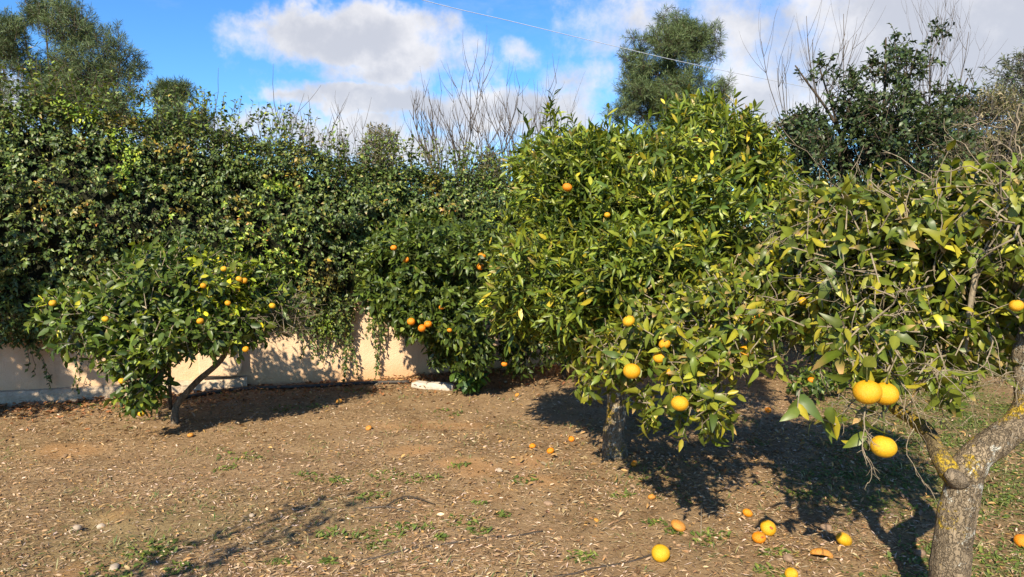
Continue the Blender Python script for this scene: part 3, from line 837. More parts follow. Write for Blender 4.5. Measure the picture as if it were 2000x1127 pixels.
# brighter young growth near the middle right of the hedge
hx, hy, _ = proj(p); fresh |= (np.abs(hx - 520) < 75) & (np.abs(hy - 490) < 50) & (r_.random(len(s)) < 0.55)
red = (fbm(s * 4.0, p[:, 2] * 4.0, 99) > 0.66) & (r_.random(len(s)) < 0.5)
tint = r_.uniform(0.72, 1.3, (len(p), 1)) * np.where(fresh[:, None], np.array([[1.9, 1.9, 1.0]]), np.where(red[:, None], np.array([[1.9, 1.1, 0.9]]), np.array([[1.0, 1.0, 1.0]])))
big = 0.043 * (0.75 + 0.6 * fbm(s * 1.4, p[:, 2] * 1.4, 97))
t0, t1 = rosettes(L, p, d, 7, 0.10, big, (0.75, 1.4), 0.55, 32, tint, 0.45)
# upright shoots along the top
n = 420; s = r_.uniform(-6.2, 1.6, n); p, o = hedge_surface(s, r_.uniform(1.1, 1.9, n)); d = unit(np.array([0, 0, 1.0]) + r_.normal(size=(n, 3)) * 0.35)
for k in range(3):
    a, b_ = rosettes(L, p + d * (0.08 + 0.11 * k), d, 4, 0.12, 0.062 - 0.008 * k, (0.6, 1.2), 0.35, 40 + k, r_.uniform(0.8, 1.6, (n, 1)) * np.array([[1.15, 1.1, 0.95]]))
    t0 = np.vstack([t0, a]); t1 = np.vstack([t1, b_])
# strands trailing down over the wall face
strand_px = [(612, 640, 700), (628, 660, 712), (640, 650, 715), (652, 640, 705), (664, 660, 735), (672, 650, 748), (682, 640, 742), (600, 660, 702), (588, 660, 708), (725, 590, 735), (738, 600, 690), (716, 600, 660), (748, 600, 670), (735, 640, 742), (760, 600, 650), (230, 650, 720), (150, 680, 770), (60, 680, 735), (690, 580, 625), (675, 560, 600), (700, 570, 610), (85, 690, 760), (905, 600, 720), (780, 600, 660)]
st = Tubes()
for (sx, y0, y1) in strand_px:
    for rep in range(2):
        ss_ = wall_s(sx + r_.normal(0, 4)); dd = wall_pt(ss_, 0.1, 0)[1]
        za, zb = px_to_z(y0 - 60, dd), px_to_z(y1 - rep * 14, dd)
        m = 12; t = np.linspace(0, 1, m)
        pts = np.array([wall_pt(ss_ + 0.03 * math.sin(5 * q + sx) + r_.normal(0, 0.008), 0.13 - 0.06 * q, za + (zb - za) * q) for q in t])
        st.add(pts, 0.0022, 4)
        nl = int(26 * abs(za - zb) / 0.5) + 8
        tt = r_.random(nl); pb = np.stack([np.interp(tt, t, pts[:, c]) for c in range(3)], 1)
        L.add(pb, unit(WN * 0.5 + np.array([0, 0, -0.6]) + r_.normal(size=(nl, 3)) * 0.5), unit(WN + r_.normal(size=(nl, 3)) * 0.4), 0.038 * r_.uniform(0.6, 1.3, nl), r_.uniform(0.6, 1.1, (nl, 1)) * np.ones((1, 3)))
L.build('foliage', hedge, 300)
obj('twigs', sticks('twigs', t0, t1, 0.0025, 0.0015, M['dark_bark']), hedge, 'stuff')
obj('trailing_stems', st.build('trailing_stems', M['dark_bark']), hedge, 'stuff')
# solid core standing for inner stems, coloured near-black for the shade inside the hedge
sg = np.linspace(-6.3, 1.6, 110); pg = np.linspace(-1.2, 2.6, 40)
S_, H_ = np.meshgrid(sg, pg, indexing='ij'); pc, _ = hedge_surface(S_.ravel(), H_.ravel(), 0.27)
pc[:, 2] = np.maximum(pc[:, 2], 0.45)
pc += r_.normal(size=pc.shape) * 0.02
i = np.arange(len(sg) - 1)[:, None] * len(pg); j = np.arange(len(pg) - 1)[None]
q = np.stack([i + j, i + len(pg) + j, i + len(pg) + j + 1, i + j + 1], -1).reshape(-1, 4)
obj('shade_core', mesh_np('shade_core', pc, q.ravel(), np.full(len(q), 4), M['core']), hedge)

# ---------------------------------------------------------------- branches
def limb(tree, name, pts, r0, r1, mat, n=14, k=8, wob=None):
    pts = spline(pts, n); t = np.linspace(0, 1, n)
    return obj(name, tube_mesh(name, pts, r0 + (r1 - r0) * t, mat, k, wob), tree)
def limbs_to(tree, start, blobs, mat, r0=0.035, r1=0.01, seed=1, count=None):
    r = np.random.default_rng(seed)
    for b in blobs[:count]:
        c = np.array(b[0]); mid = (start + c) / 2 + r.normal(size=3) * 0.08 + np.array([0, 0, 0.1])
        limb(tree, 'branch', [start, mid, c + r.normal(size=3) * 0.1], r0, r1, mat, 10, 6)

# leaf kinds of the citrus trees
MAND = [((0.098, 0.138, 0.014), 5), ((0.160, 0.190, 0.018), 4), ((0.056, 0.088, 0.014), 4), ((0.265, 0.270, 0.022), 2.0), ((0.42, 0.34, 0.03), 0.16)]
SP_mand = Species('mandarin_leaf', M['citrus'], MAND, 30, [0.25, 0.65], 0.29, 0.6, 0.4, 0.9, dry=0.04, seed=22)
GRAPE = [((0.115, 0.148, 0.016), 4), ((0.170, 0.190, 0.020), 4), ((0.070, 0.098, 0.014), 4), ((0.30, 0.275, 0.022), 2.6), ((0.48, 0.33, 0.02), 0.5), ((0.40, 0.25, 0.09), 0.35)]
SP_grape = Species('grapefruit_leaf', M['citrus'], GRAPE, 34, [0.18, 0.5, 0.82], 0.46, 0.6, 0.55, 0.85, dry=0.22, seed=23)
DARK = [((0.060, 0.092, 0.014), 5), ((0.098, 0.132, 0.018), 4), ((0.038, 0.062, 0.012), 3), ((0.19, 0.20, 0.02), 1.2)]
SP_dark = Species('orange_leaf', M['citrus'], DARK, 28, [0.25, 0.65], 0.44, 0.45, 0.3, 0.85, dry=0.05, seed=24)

# ---------------------------------------------------------------- mandarin tree in the middle
base = G(1203, 893)
mt = thing('mandarin_tree', base, 'large bushy mandarin tree with yellow green leaves and short thick trunk', 'tree')
dT = base[1] + 0.02
trunk = [P(1203, 912, dT), P(1202, 880, dT), P(1199, 850, dT), P(1203, 815, dT), P(1206, 780, dT), P(1203, 740, dT + 0.03), P(1205, 690, dT + 0.08)]
tp = spline(trunk, 30); tt = np.linspace(0, 1, 30)
obj('trunk', tube_mesh('trunk', tp, 0.074 + 0.03 * np.exp(-tt * 9) + 0.006 * np.sin(tt * 9), M['bark_lichen'], 18, (0.10, 0.35, 5)), mt)
TB = [blob(1250, 430, 4.95, 219, 185, 1), blob(1085, 560, 4.55, 129, 110, 0.7), blob(1105, 355, 5.05, 89, 90, 0.7), blob(1375, 310, 5.1, 104, 92, 0.75), blob(1230, 550, 4.35, 174, 120, 0.7), blob(1425, 470, 4.75, 99, 130, 0.75), blob(1200, 330, 5.2, 94, 65, 0.6), blob(1010, 590, 4.6, 54, 60, 0.5), blob(1330, 560, 4.3, 104, 110, 0.6), blob(1160, 650, 4.6, 134, 40, 0.6), blob(1350, 225, 5.15, 54, 30, 0.4), blob(1475, 385, 4.95, 60, 75, 0.5), blob(1455, 375, 5.1, 70, 80, 0.3)]
limbs_to(mt, tp[-3], TB, M['bark'], 0.045, 0.012, 4)
L = Leaves(SP_mand)
p, d = crown_twigs(clumps(TB, 9, 0.42, 7) + TB[:1], 7400, 0.34, 0.32, 0.45, 0.34, 2.8, 41, inner=0.2, zmin=0.72)
# sprigs sticking out at the top
sprig = [(1075, 205), (1068, 225), (1085, 235), (1095, 250), (1032, 245), (1120, 240), (1180, 245), (1300, 212), (1345, 196), (1385, 190), (1430, 215), (1455, 260), (1500, 330), (1525, 345), (960, 480), (985, 430)]
ps = np.array([P(x, y, 4.95 + 0.1 * (i_ % 3)) for i_, (x, y) in enumerate(sprig)])
ps = np.vstack([ps, ps + np.array([0, 0, -0.09]), ps + np.array([0.02, 0, -0.18])]); ds = unit(np.array([0, 0, 1.0]) + r_.normal(size=ps.shape) * 0.25)
p = np.vstack([p, ps]); d = np.vstack([d, ds])
tnt = np.random.default_rng(5).uniform(0.75, 1.25, (len(p), 1)) * (0.82 + 0.55 * noise3(p, 1.6, 77))[:, None] * np.ones((1, 3))
t0, t1 = rosettes(L, p, d, 8, 0.15, 0.080, (0.45, 1.1), 0.22, 42, tnt, 0.2)
L.build('crown', mt, 300)
obj('twigs', sticks('twigs', t0, t1, 0.004, 0.002, M['green_twig']), mt, 'stuff')
# the low skirt of broad leaves on its right hand side
SB = [blob(1290, 660, 3.45, 100, 65, 0.32), blob(1400, 630, 3.3, 95, 75, 0.35), blob(1350, 740, 3.05, 55, 50, 0.22), blob(1215, 690, 3.5, 70, 48, 0.28), blob(1450, 570, 3.6, 80, 75, 0.35), blob(1262, 790, 3.3, 35, 28, 0.14), blob(1365, 800, 2.95, 42, 40, 0.15), blob(1155, 735, 4.0, 38, 40, 0.2)]
limbs_to(mt, tp[-6], SB, M['bark'], 0.022, 0.006, 9)
L = Leaves(SP_grape)
p, d = crown_twigs(SB, 520, 0.6, 0.1, 0.6, 0.28, 4.0, 43, inner=0.3, zmin=0.3, flop=0.6)
t0, t1 = rosettes(L, p, d, 7, 0.12, 0.064, (0.6, 1.2), 0.3, 44, np.random.default_rng(6).uniform(0.75, 1.3, (len(p), 1)) * np.ones((1, 3)))
L.build('low_branches', mt, 200)
obj('low_twigs', sticks('low_twigs', t0, t1, 0.003, 0.0018, M['twig']), mt, 'stuff')
for k, (x, y, r_px, dd, kind) in enumerate([(1108, 366, 9.5, 4.05, 'mandarin'), (1354, 268, 9, 4.4, 'mandarin'), (1233, 305, 7, 4.5, 'mandarin'), (1302, 330, 8, 4.55, 'mandarin'), (1186, 420, 6, 3.95, 'grapefruit'), (1478, 625, 14, 3.1, 'grapefruit'), (1455, 688, 14.5, 3.1, 'grapefruit'), (1298, 672, 11.5, 3.1, 'grapefruit'), (1288, 698, 12.5, 3.1, 'grapefruit'), (1234, 725, 17, 3.05, 'grapefruit'), (1328, 788, 17, 2.8, 'grapefruit'), (1228, 627, 12, 3.15, 'grapefruit'), (1310, 727, 8, 2.95, 'grapefruit'), (985, 711, 6, 5.2, 'mandarin'), (1355, 352, 5, 4.5, 'grapefruit'), (1585, 743, 8, 5.4, 'mandarin')]):
    if x == 1585: continue
    fruit('fruit', kind, P(x, y, dd), r_px * dd / F * 1.03, mt, idx=k)

# ---------------------------------------------------------------- dark orange tree against the wall
base = G(893, 762)
t2 = thing('orange_tree', base + np.array([0, 0.45, 0]), 'dark green orange tree leaning on the hedge beside the white kerb stone', 'tree')
c0 = base + np.array([0.0, 0.45, 0])
trunk = [c0, c0 + np.array([0.0, 0.02, 0.35]), c0 + np.array([-0.1, 0, 0.75]), c0 + np.array([-0.2, 0, 1.1])]
limb(t2, 'trunk', trunk, 0.055, 0.035, M['bark'], 16, 10, (0.1, 0.4, 3))
OB = [blob(840, 545, 6.35, 120, 95, 0.6), blob(880, 480, 6.4, 95, 65, 0.5), blob(770, 560, 6.35, 65, 75, 0.4), blob(900, 600, 6.2, 65, 75, 0.4), blob(800, 490, 6.45, 65, 50, 0.4), blob(835, 615, 6.25, 75, 40, 0.4), blob(940, 520, 6.0, 45, 80, 0.4), blob(875, 680, 6.5, 30, 40, 0.2), blob(925, 670, 6.3, 40, 50, 0.3)]
limbs_to(t2, np.array(trunk[2]), OB, M['bark'], 0.03, 0.008, 14)
L = Leaves(SP_dark)
p, d = crown_twigs(OB, 2700, 0.35, 0.2, 0.5, 0.33, 3.4, 51, inner=0.2, zmin=0.3, flop=0.3)
t0, t1 = rosettes(L, p, d, 7, 0.12, 0.070, (0.6, 1.2), 0.3, 52, r_.uniform(0.75, 1.3, (len(p), 1)) * np.ones((1, 3)))
L.build('crown', t2, 300)
obj('twigs', sticks('twigs', t0, t1, 0.003, 0.0018, M['green_twig']), t2, 'stuff')
for k, (x, y, r_px) in enumerate([(769, 484, 6.5), (793, 507, 6.5), (941, 500, 8), (938, 521, 7), (863, 600, 6), (803, 628, 8), (836, 633, 8), (824, 641, 8), (878, 645, 5)]):
    dd = 5.62 if x > 900 else 5.85
    fruit('fruit', 'orange' if k % 2 else 'mandarin', P(x, y, dd), r_px * dd / F, t2, idx=k)

# dark evergreen growth between the wall and the mandarin tree
t5 = thing('shade_shrub', np.array([0.55, 7.1, 0]), 'dark shrub in the shade under the mandarin tree, against the wall', 'shrub')
limb(t5, 'stem', [(0.55, 7.1, -0.05), (0.53, 7.1, 0.3), (0.5, 7.1, 0.7)], 0.03, 0.015, M['dark_bark'], 8, 6)
HB5 = [blob(1070, 660, 7.0, 100, 55, 0.35), blob(1000, 620, 6.9, 60, 70, 0.3), blob(1180, 660, 7.1, 90, 50, 0.35), blob(1010, 690, 6.8, 40, 35, 0.22)]
limbs_to(t5, np.array([0.5, 7.1, 0.5]), HB5, M['dark_bark'], 0.012, 0.005, 17)
L = Leaves(SP_dark); p, d = crown_twigs(HB5, 620, 0.5, 0.1, 0.6, 0.3, 3.5, 58, inner=0.3, zmin=0.15)
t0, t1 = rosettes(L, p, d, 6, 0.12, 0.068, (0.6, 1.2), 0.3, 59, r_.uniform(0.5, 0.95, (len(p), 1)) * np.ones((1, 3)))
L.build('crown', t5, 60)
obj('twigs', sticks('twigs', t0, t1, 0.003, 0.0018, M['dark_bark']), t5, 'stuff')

# young shoot with glossy leaves at the foot of it
base = G(905, 770)
sh = thing('citrus_sapling', base, 'small bright green leafy sapling at the end of the white kerb stone', 'sapling')
stem = [base + np.array([0, 0, -0.02]), base + np.array([0.01, 0, 0.2]), base + np.array([-0.01, 0, 0.42]), base + np.array([-0.02, 0.02, 0.62])]
limb(sh, 'stem', stem, 0.011, 0.005, M['green_twig'], 12, 6)
SP_shoot = Species('sapling_leaf', M['citrus'], [((0.06, 0.115, 0.018), 4), ((0.10, 0.165, 0.022), 3), ((0.04, 0.08, 0.015), 2)], 16, [0.18, 0.5, 0.82], 0.55, 0.4, 0.4, 0.85, seed=25)
L = Leaves(SP_shoot)
bl = [blob(915, 700, base[1], 26, 22, 0.14), blob(912, 735, base[1], 36, 28, 0.18), blob(905, 665, base[1], 20, 26, 0.12), blob(918, 752, base[1], 24, 12, 0.14)]
p, d = crown_twigs(bl, 64, 0.8, 0.2, 0.6, 0, 3, 53, inner=0.5, zmin=0.06)
t0, t1 = rosettes(L, p, d, 5, 0.12, 0.085, (0.7, 1.3), 0.4, 54)
L.build('crown', sh, 150)
obj('twigs', sticks('twigs', t0, t1, 0.0025, 0.0015, M['green_twig']), sh, 'stuff')

# ---------------------------------------------------------------- small orange tree on the left
base = G(342, 822)
t3 = thing('young_orange_tree', base, 'low spreading young orange tree with leaning trunk in front of the wall', 'tree')
dT = base[1]
obj('trunk', tube_mesh('trunk', spline([P(342, 832, dT), P(342, 805, dT), P(350, 785, dT + 0.02), P(385, 745, dT), P(432, 703, dT - 0.05), P(450, 660, dT - 0.1)], 26), np.linspace(0.032, 0.018, 26), M['bark'], 12, (0.12, 0.4, 8)), t3)
limb(t3, 'branch', [P(333, 800, dT), P(331, 740, dT), P(330, 690, dT), P(320, 620, dT + 0.1), P(300, 560, dT + 0.1)], 0.016, 0.008, M['dark_bark'])
st0 = P(450, 660, dT - 0.1)
YB = [blob(300, 580, 5.1, 110, 75, 0.42), blob(200, 620, 5.05, 80, 60, 0.36), blob(420, 560, 5.2, 100, 60, 0.42), blob(360, 650, 5.0, 90, 50, 0.36), blob(290, 690, 4.95, 60, 45, 0.28), blob(310, 520, 5.3, 80, 40, 0.3), blob(470, 600, 5.25, 80, 60, 0.36), blob(288, 745, 4.98, 34, 45, 0.2), blob(275, 780, 5.0, 32, 24, 0.16), blob(120, 600, 5.1, 35, 30, 0.2), blob(250, 680, 5.0, 40, 45, 0.22), blob(545, 600, 5.4, 60, 50, 0.28), blob(500, 560, 5.3, 50, 40, 0.25), blob(430, 640, 5.1, 60, 40, 0.25)]
limbs_to(t3, st0, YB, M['bark'], 0.020, 0.006, 15)
L = Leaves(SP_dark)
p, d = crown_twigs(YB, 2300, 0.7, 0.25, 0.6, 0.42, 3.6, 55, inner=0.35, zmin=0.08)
hx, hy, _ = proj(p)
warm = ((hx > 380) & (hx < 500) & (hy > 480) & (hy < 620) & (r_.random(len(p)) < 0.6)) | (r_.random(len(p)) < 0.04)
tnt = r_.uniform(0.85, 1.6, (len(p), 1)) * np.where(warm[:, None], np.array([[2.6, 2.0, 0.9]]), np.ones((1, 3)))
thin = ~((hx > 520) & (r_.random(len(p)) < 0.3)); p, d, tnt = p[thin], d[thin], tnt[thin]
t0, t1 = rosettes(L, p, d, 6, 0.13, 0.076, (0.6, 1.25), 0.3, 56, tnt)
L.build('crown', t3, 300)
obj('twigs', sticks('twigs', t0, t1, 0.003, 0.0018, M['twig']), t3, 'stuff')
# bare dry twigs on its right hand side
p, d = crown_twigs([blob(500, 620, 5.3, 80, 55, 0.3), blob(560, 610, 5.4, 45, 40, 0.25), blob(430, 650, 5.2, 50, 35, 0.25)], 420, 0.9, 0.1, 0.9, 0, 3, 57, inner=0.7)
obj('dry_twigs', sticks('dry_twigs', p - d * 0.09, p + d * 0.11, 0.0022, 0.0012, M['twig']), t3, 'stuff')
for k, (x, y, r_px, dd) in enumerate([(103, 592, 7, 4.85), (206, 623, 6.5, 4.65), (391, 627, 7, 4.62), (397, 558, 6, 4.75), (437, 525, 6, 4.8), (467, 545, 6.5, 4.85), (477, 548, 6.5, 4.88), (445, 592, 6, 4.8), (532, 597, 6.5, 5.05), (480, 682, 6.5, 4.9), (238, 744, 6.5, 4.75), (276, 808, 6.5, 5.2)]):
    fruit('fruit', 'grapefruit', P(x, y, dd), r_px * dd / F, t3, idx=k)
# ---------------------------------------------------------------- grapefruit tree in the right foreground
dR = 2.6
bp = P(1855, 1127, dR); base = np.array([bp[0] - 0.01, dR, 0.0])
gt = thing('grapefruit_tree', base, 'grapefruit tree with forked lichen spotted trunk in the right foreground', 'tree')
tk = spline([base + [0, 0, -0.06], base + [0.0, 0, 0.12], P(1856, 1127, dR), P(1858, 1075, dR), P(1868, 1015, dR), P(1878, 965, dR), P(1884, 925, dR), P(1905, 890, dR)], 60)
q_ = np.linspace(0, 1, 60)
obj('trunk', tube_mesh('trunk', tk, np.interp(q_, [0, 0.2, 0.5, 0.68, 0.8, 0.9, 1], [0.098, 0.074, 0.068, 0.064, 0.062, 0.060, 0.050]), M['bark_lichen'], 28, (0.09, 0.25, 11)), gt)
rl = spline([P(1880, 935, dR), P(1905, 895, dR), P(1945, 862, dR), P(1985, 830, dR + 0.02), P(2010, 790, dR + 0.04), P(2008, 740, dR + 0.05), P(2000, 690, dR + 0.05), P(2012, 630, dR + 0.05), P(1990, 560, dR + 0.1), P(1960, 500, dR + 0.1)], 50)
obj('branch', tube_mesh('branch', rl, np.interp(np.linspace(0, 1, 50), [0, 0.25, 0.5, 1], [0.060, 0.056, 0.050, 0.022]), M['bark_lichen'], 22, (0.08, 0.3, 12)), gt)
ll = spline([P(1876, 945, dR), P(1850, 915, dR), P(1832, 885, dR + 0.06), P(1812, 845, dR + 0.2), P(1775, 815, dR + 0.34), P(1740, 790, dR + 0.45), P(1715, 720, dR + 0.5), P(1690, 640, dR + 0.5)], 44)
obj('branch', tube_mesh('branch', ll, np.interp(np.linspace(0, 1, 44), [0, 0.2, 0.6, 1], [0.045, 0.036, 0.027, 0.014]), M['bark_moss'], 14, (0.10, 0.4, 13)), gt)
# healed stub of a cut limb at the fork
obj('stub', tube_mesh('stub', spline([P(1872, 940, dR - 0.02), P(1860, 930, dR - 0.045), P(1853, 924, dR - 0.06)], 6), [0.045, 0.038, 0.033, 0.028, 0.022, 0.010], M['bark'], 14, (0.15, 0.5, 3)), gt)
RB = [blob(1750, 520, 3.0, 190, 95, 0.45), blob(1900, 450, 2.9, 140, 100, 0.45), blob(1640, 500, 3.3, 110, 110, 0.45), blob(1700, 620, 3.0, 150, 70, 0.4), blob(1880, 610, 3.0, 140, 80, 0.45), blob(1580, 570, 3.5, 80, 100, 0.35), blob(1720, 425, 3.2, 140, 50, 0.35), blob(1950, 390, 3.0, 100, 60, 0.35), blob(1990, 560, 2.7, 70, 80, 0.35), blob(1712, 715, 2.6, 45, 30, 0.15), blob(1840, 715, 2.75, 50, 30, 0.2), blob(1600, 420, 3.5, 60, 60, 0.3)]
fork2 = P(1985, 560, dR + 0.1)
limbs_to(gt, P(1730, 700, dR + 0.48), [RB[k] for k in (0, 2, 3, 5, 6, 9, 11)], M['twig'], 0.014, 0.005, 21)
limbs_to(gt, fork2, [RB[k] for k in (1, 4, 7, 8, 10)], M['twig'], 0.022, 0.006, 22)
L = Leaves(SP_grape)
p, d = crown_twigs(clumps(RB, 9, 0.5, 8) + RB, 2300, 0.6, 0.15, 0.65, 0.34, 3.5, 61, inner=0.4, zmin=0.5, flop=0.4)
tnt = r_.uniform(0.75, 1.2, (len(p), 1)) * np.ones((1, 3))
t0, t1 = rosettes(L, p, d, 6, 0.12, 0.062 * r_.choice([0.85, 1.0, 1.0, 1.35], len(p)), (0.6, 1.3), 0.35, 62, tnt)
hang = [(1690, 715), (1740, 720), (1668, 725), (1728, 735), (1760, 700), (1690, 800), (1680, 690), (1830, 735), (1850, 740), (1800, 725), (1870, 760), (1660, 660), (1645, 690), (1650, 640), (1610, 820), (1560, 778), (1690, 850), (1625, 800), (1840, 700)]
ph_ = np.array([P(x, y, 2.5) for x, y in hang]); dh = unit(np.array([0, 0, -0.7]) + r_.normal(size=ph_.shape) * 0.5)
a_, b_ = rosettes(L, ph_, dh, 4, 0.10, 0.090, (0.5, 1.2), 0.5, 63)
t0 = np.vstack([t0, a_]); t1 = np.vstack([t1, b_])
L.build('crown', gt, 300)
obj('twigs', sticks('twigs', t0, t1, 0.0035, 0.002, M['twig']), gt, 'stuff')
# crooked bare twigs, dry and pale
def crooked(tree, p, d, ln, r0, mat, rr, forks=2, name='twig'):
    T = Tubes()
    def run(p, d, ln, r0, lev):
        n = 7; pts = [p]
        for k in range(n - 1):
            d = unit(d + rr.normal(size=3) * 0.30 + np.array([0, 0, -0.03])); pts.append(pts[-1] + d * ln / (n - 1))
            if lev and rr.random() < 0.5: run(pts[-1], unit(d + rr.normal(size=3) * 0.75), ln * rr.uniform(0.3, 0.6), r0 * 0.62, lev - 1)
        T.add(pts, np.linspace(r0, r0 * 0.35, n), 4)
    run(np.array(p), np.array(d), ln, r0, forks)
    return obj(name, T.build(name, mat), tree)
rr = np.random.default_rng(64)
for k in range(62):
    b = RB[rr.integers(0, len(RB))]; u = unit(rr.normal(size=3)); u[1] = -abs(u[1])
    p = b[0] + u * b[1] * rr.uniform(0.3, 0.9)
    crooked(gt, p, unit(u + rr.normal(size=3) * 0.6), rr.uniform(0.14, 0.42), rr.uniform(0.002, 0.0042), M['twig'], rr)
for (x0, y0, x1, y1, dd, r0) in [(1975, 470, 1880, 330, 2.75, 0.008), (1905, 500, 1790, 400, 2.7, 0.006), (1945, 340, 1880, 260, 3.1, 0.006), (1990, 330, 1960, 270, 2.9, 0.006), (1800, 480, 1690, 380, 2.8, 0.006), (1640, 400, 1600, 340, 3.3, 0.004), (1700, 320, 1740, 440, 3.2, 0.004), (1690, 800, 1662, 905, 2.45, 0.0035), (1735, 790, 1790, 868, 2.5, 0.004), (1820, 700, 1826, 900, 2.55, 0.004), (1690, 640, 1770, 560, 2.6, 0.006), (1560, 590, 1470, 580, 3.2, 0.0045), (1930, 640, 1870, 760, 2.6, 0.004), (1745, 830, 1700, 790, 2.5, 0.004), (1960, 250, 1880, 210, 3.2, 0.005), (1990, 440, 1930, 590, 2.5, 0.005), (1620, 690, 1550, 740, 3.0, 0.004), (1700, 770, 1620, 790, 2.6, 0.0035), (1990, 390, 1840, 480, 2.6, 0.006), (1730, 480, 1600, 470, 2.9, 0.005), (1850, 420, 1750, 300, 3.0, 0.005), (1920, 400, 1990, 290, 2.9, 0.006)]:
    a, b = P(x0, y0, dd), P(x1, y1, dd - 0.08)
    crooked(gt, a, unit(b - a), np.linalg.norm(b - a), r0, M['twig'], rr, 2)
for k, (x, y, r_px, dd) in enumerate([(1694, 766, 27, 2.42), (1729, 769, 25, 2.44), (1725, 872, 25, 2.45), (1912, 448, 21, 2.72), (1568, 588, 9, 3.1), (1880, 672, 14, 2.8), (1985, 597, 13, 2.4)]):
    o = fruit('fruit', 'grapefruit', P(x, y, dd), r_px * dd / F, gt, rot=(0.1, -0.15, k), idx=0 if k != 2 else 1, stalk=(k != 2))
    if k == 2:
        limb(gt, 'fruit_stalk', [P(1727, 852, dd), P(1727, 830, dd), P(1725, 800, dd + 0.02), P(1722, 775, dd + 0.08), P(1715, 740, dd + 0.15)], 0.0032, 0.004, M['green_twig'], 10, 6)

# ---------------------------------------------------------------- dark citrus behind, on the right
base = np.array([3.35, 7.3, 0.0])
bt = thing('shaded_citrus_tree', base, 'dark shaded citrus tree behind the grapefruit tree', 'tree')
limb(bt, 'trunk', [base + [0, 0, -0.05], base + [0.03, 0, 0.4], base + [-0.05, 0, 0.9]], 0.07, 0.05, M['dark_bark'], 12, 8, (0.1, 0.4, 2))
KB = [blob(1600, 590, 7.0, 120, 100, 0.7), blob(1720, 580, 7.2, 120, 110, 0.7), blob(1830, 600, 7.4, 110, 95, 0.6), blob(1530, 620, 6.8, 70, 80, 0.5), blob(1650, 670, 6.8, 110, 45, 0.5), blob(1560, 490, 7.2, 90, 70, 0.5), blob(1700, 480, 7.4, 110, 70, 0.5)]
limbs_to(bt, base + np.array([-0.05, 0, 0.9]), KB, M['dark_bark'], 0.03, 0.01, 31)
L = Leaves(SP_dark); p, d = crown_twigs(KB, 1700, 0.4, 0.2, 0.55, 0.34, 3.0, 71, inner=0.3, zmin=0.3)
t0, t1 = rosettes(L, p, d, 6, 0.14, 0.085, (0.6, 1.2), 0.3, 72, r_.uniform(0.6, 1.1, (len(p), 1)) * np.ones((1, 3)))
L.build('crown', bt, 150)
obj('twigs', sticks('twigs', t0, t1, 0.0035, 0.002, M['twig']), bt, 'stuff')
dp, dd_ = crown_twigs(KB, 700, 0.6, 0.0, 0.9, 0, 3, 73, inner=0.3, zmin=0.25)
obj('dry_twigs', sticks('dry_twigs', dp - dd_ * 0.12, dp + dd_ * 0.16, 0.003, 0.0015, M['twig']), bt, 'stuff')
fruit('fruit', 'mandarin', P(1585, 743, 6.0), 8 * 6.0 / F, bt, idx=1)
low = [blob(1575, 745, 6.05, 40, 22, 0.2), blob(1620, 735, 6.3, 40, 25, 0.2)]
L = Leaves(SP_dark); p, d = crown_twigs(low, 70, 0.8, 0.2, 0.6, 0, 3, 74, inner=0.5, zmin=0.08)
rosettes(L, p, d, 6, 0.12, 0.075, (0.6, 1.2), 0.3, 75); L.build('low_leaves', bt, 30)

# ---------------------------------------------------------------- evergreen trees, shrubs and pines beyond
SP_oak = Species('evergreen_leaf', M['citrus'], [((0.045, 0.070, 0.024), 5), ((0.075, 0.105, 0.036), 3), ((0.028, 0.046, 0.018), 3)], 16, [0.5], 0.55, 0.4, 0.2, 0.8, seed=26)
SP_olive = Species('olive_leaf', M['matt'], [((0.095, 0.115, 0.060), 4), ((0.13, 0.14, 0.08), 3), ((0.06, 0.075, 0.035), 3)], 16, [0.5], 0.22, 0.3, 0.2, 0.9, seed=27)
SP_drysh = Species('dry_shrub_leaf', M['matt'], [((0.115, 0.118, 0.05), 4), ((0.08, 0.092, 0.038), 3), ((0.18, 0.155, 0.08), 1.5)], 16, [0.5], 0.25, 0.3, 0.2, 0.9, seed=28)
SP_needle = Species('pine_needle', M['needle'], [((0.085, 0.120, 0.045), 5), ((0.120, 0.150, 0.060), 4), ((0.055, 0.080, 0.032), 3), ((0.15, 0.15, 0.07), 0.8)], 14, [0.5], 0.07, 0.3, 0.25, 0.6, seed=29)

def foliage_thing(name, base, label, cat, blobs, n, sp, per, ln, size, bark, trunk_r=0.09, group=None, seed=1, single=0, gap=0.34, gapf=2.0, shell=0.4, inner=0.25, zmin=0.1, tint=(0.75, 1.25), rnd=0.5, up=0.25, sag=0.2, spread=(0.5, 1.2), twig=(0.006, 0.002), limbr=0.04, cl=0):
    t = thing(name, base, label, cat, group)
    top = np.array(blobs[0][0]); base = np.array(base, float)
    mid = (base + top) / 2 + np.array([0.1, 0, 0])
    limb(t, 'trunk', [base + [0, 0, -0.1], base * 0.7 + mid * 0.3, mid, top], trunk_r, trunk_r * 0.45, bark, 16, 9, (0.1, 0.4, seed))
    limbs_to(t, mid, blobs[1:], bark, limbr, limbr * 0.25, seed + 3)
    L = Leaves(sp); p, d = crown_twigs(clumps(blobs, cl, 0.36, seed + 7) if cl else blobs, n, shell, up, rnd, gap, gapf, seed, inner, zmin)
    t0, t1 = rosettes(L, p, d, per, ln, size, spread, sag, seed + 1, np.random.default_rng(seed).uniform(*tint, (len(p), 1)) * np.ones((1, 3)))
    L.build('crown', t, single)
    obj('twigs', sticks('twigs', t0 - d * ln * 0.5, t1, twig[0], twig[1], bark), t, 'stuff')
    return t
def gbase(x, d): return np.array([(x - 1000) / F * d, d, 0.0])

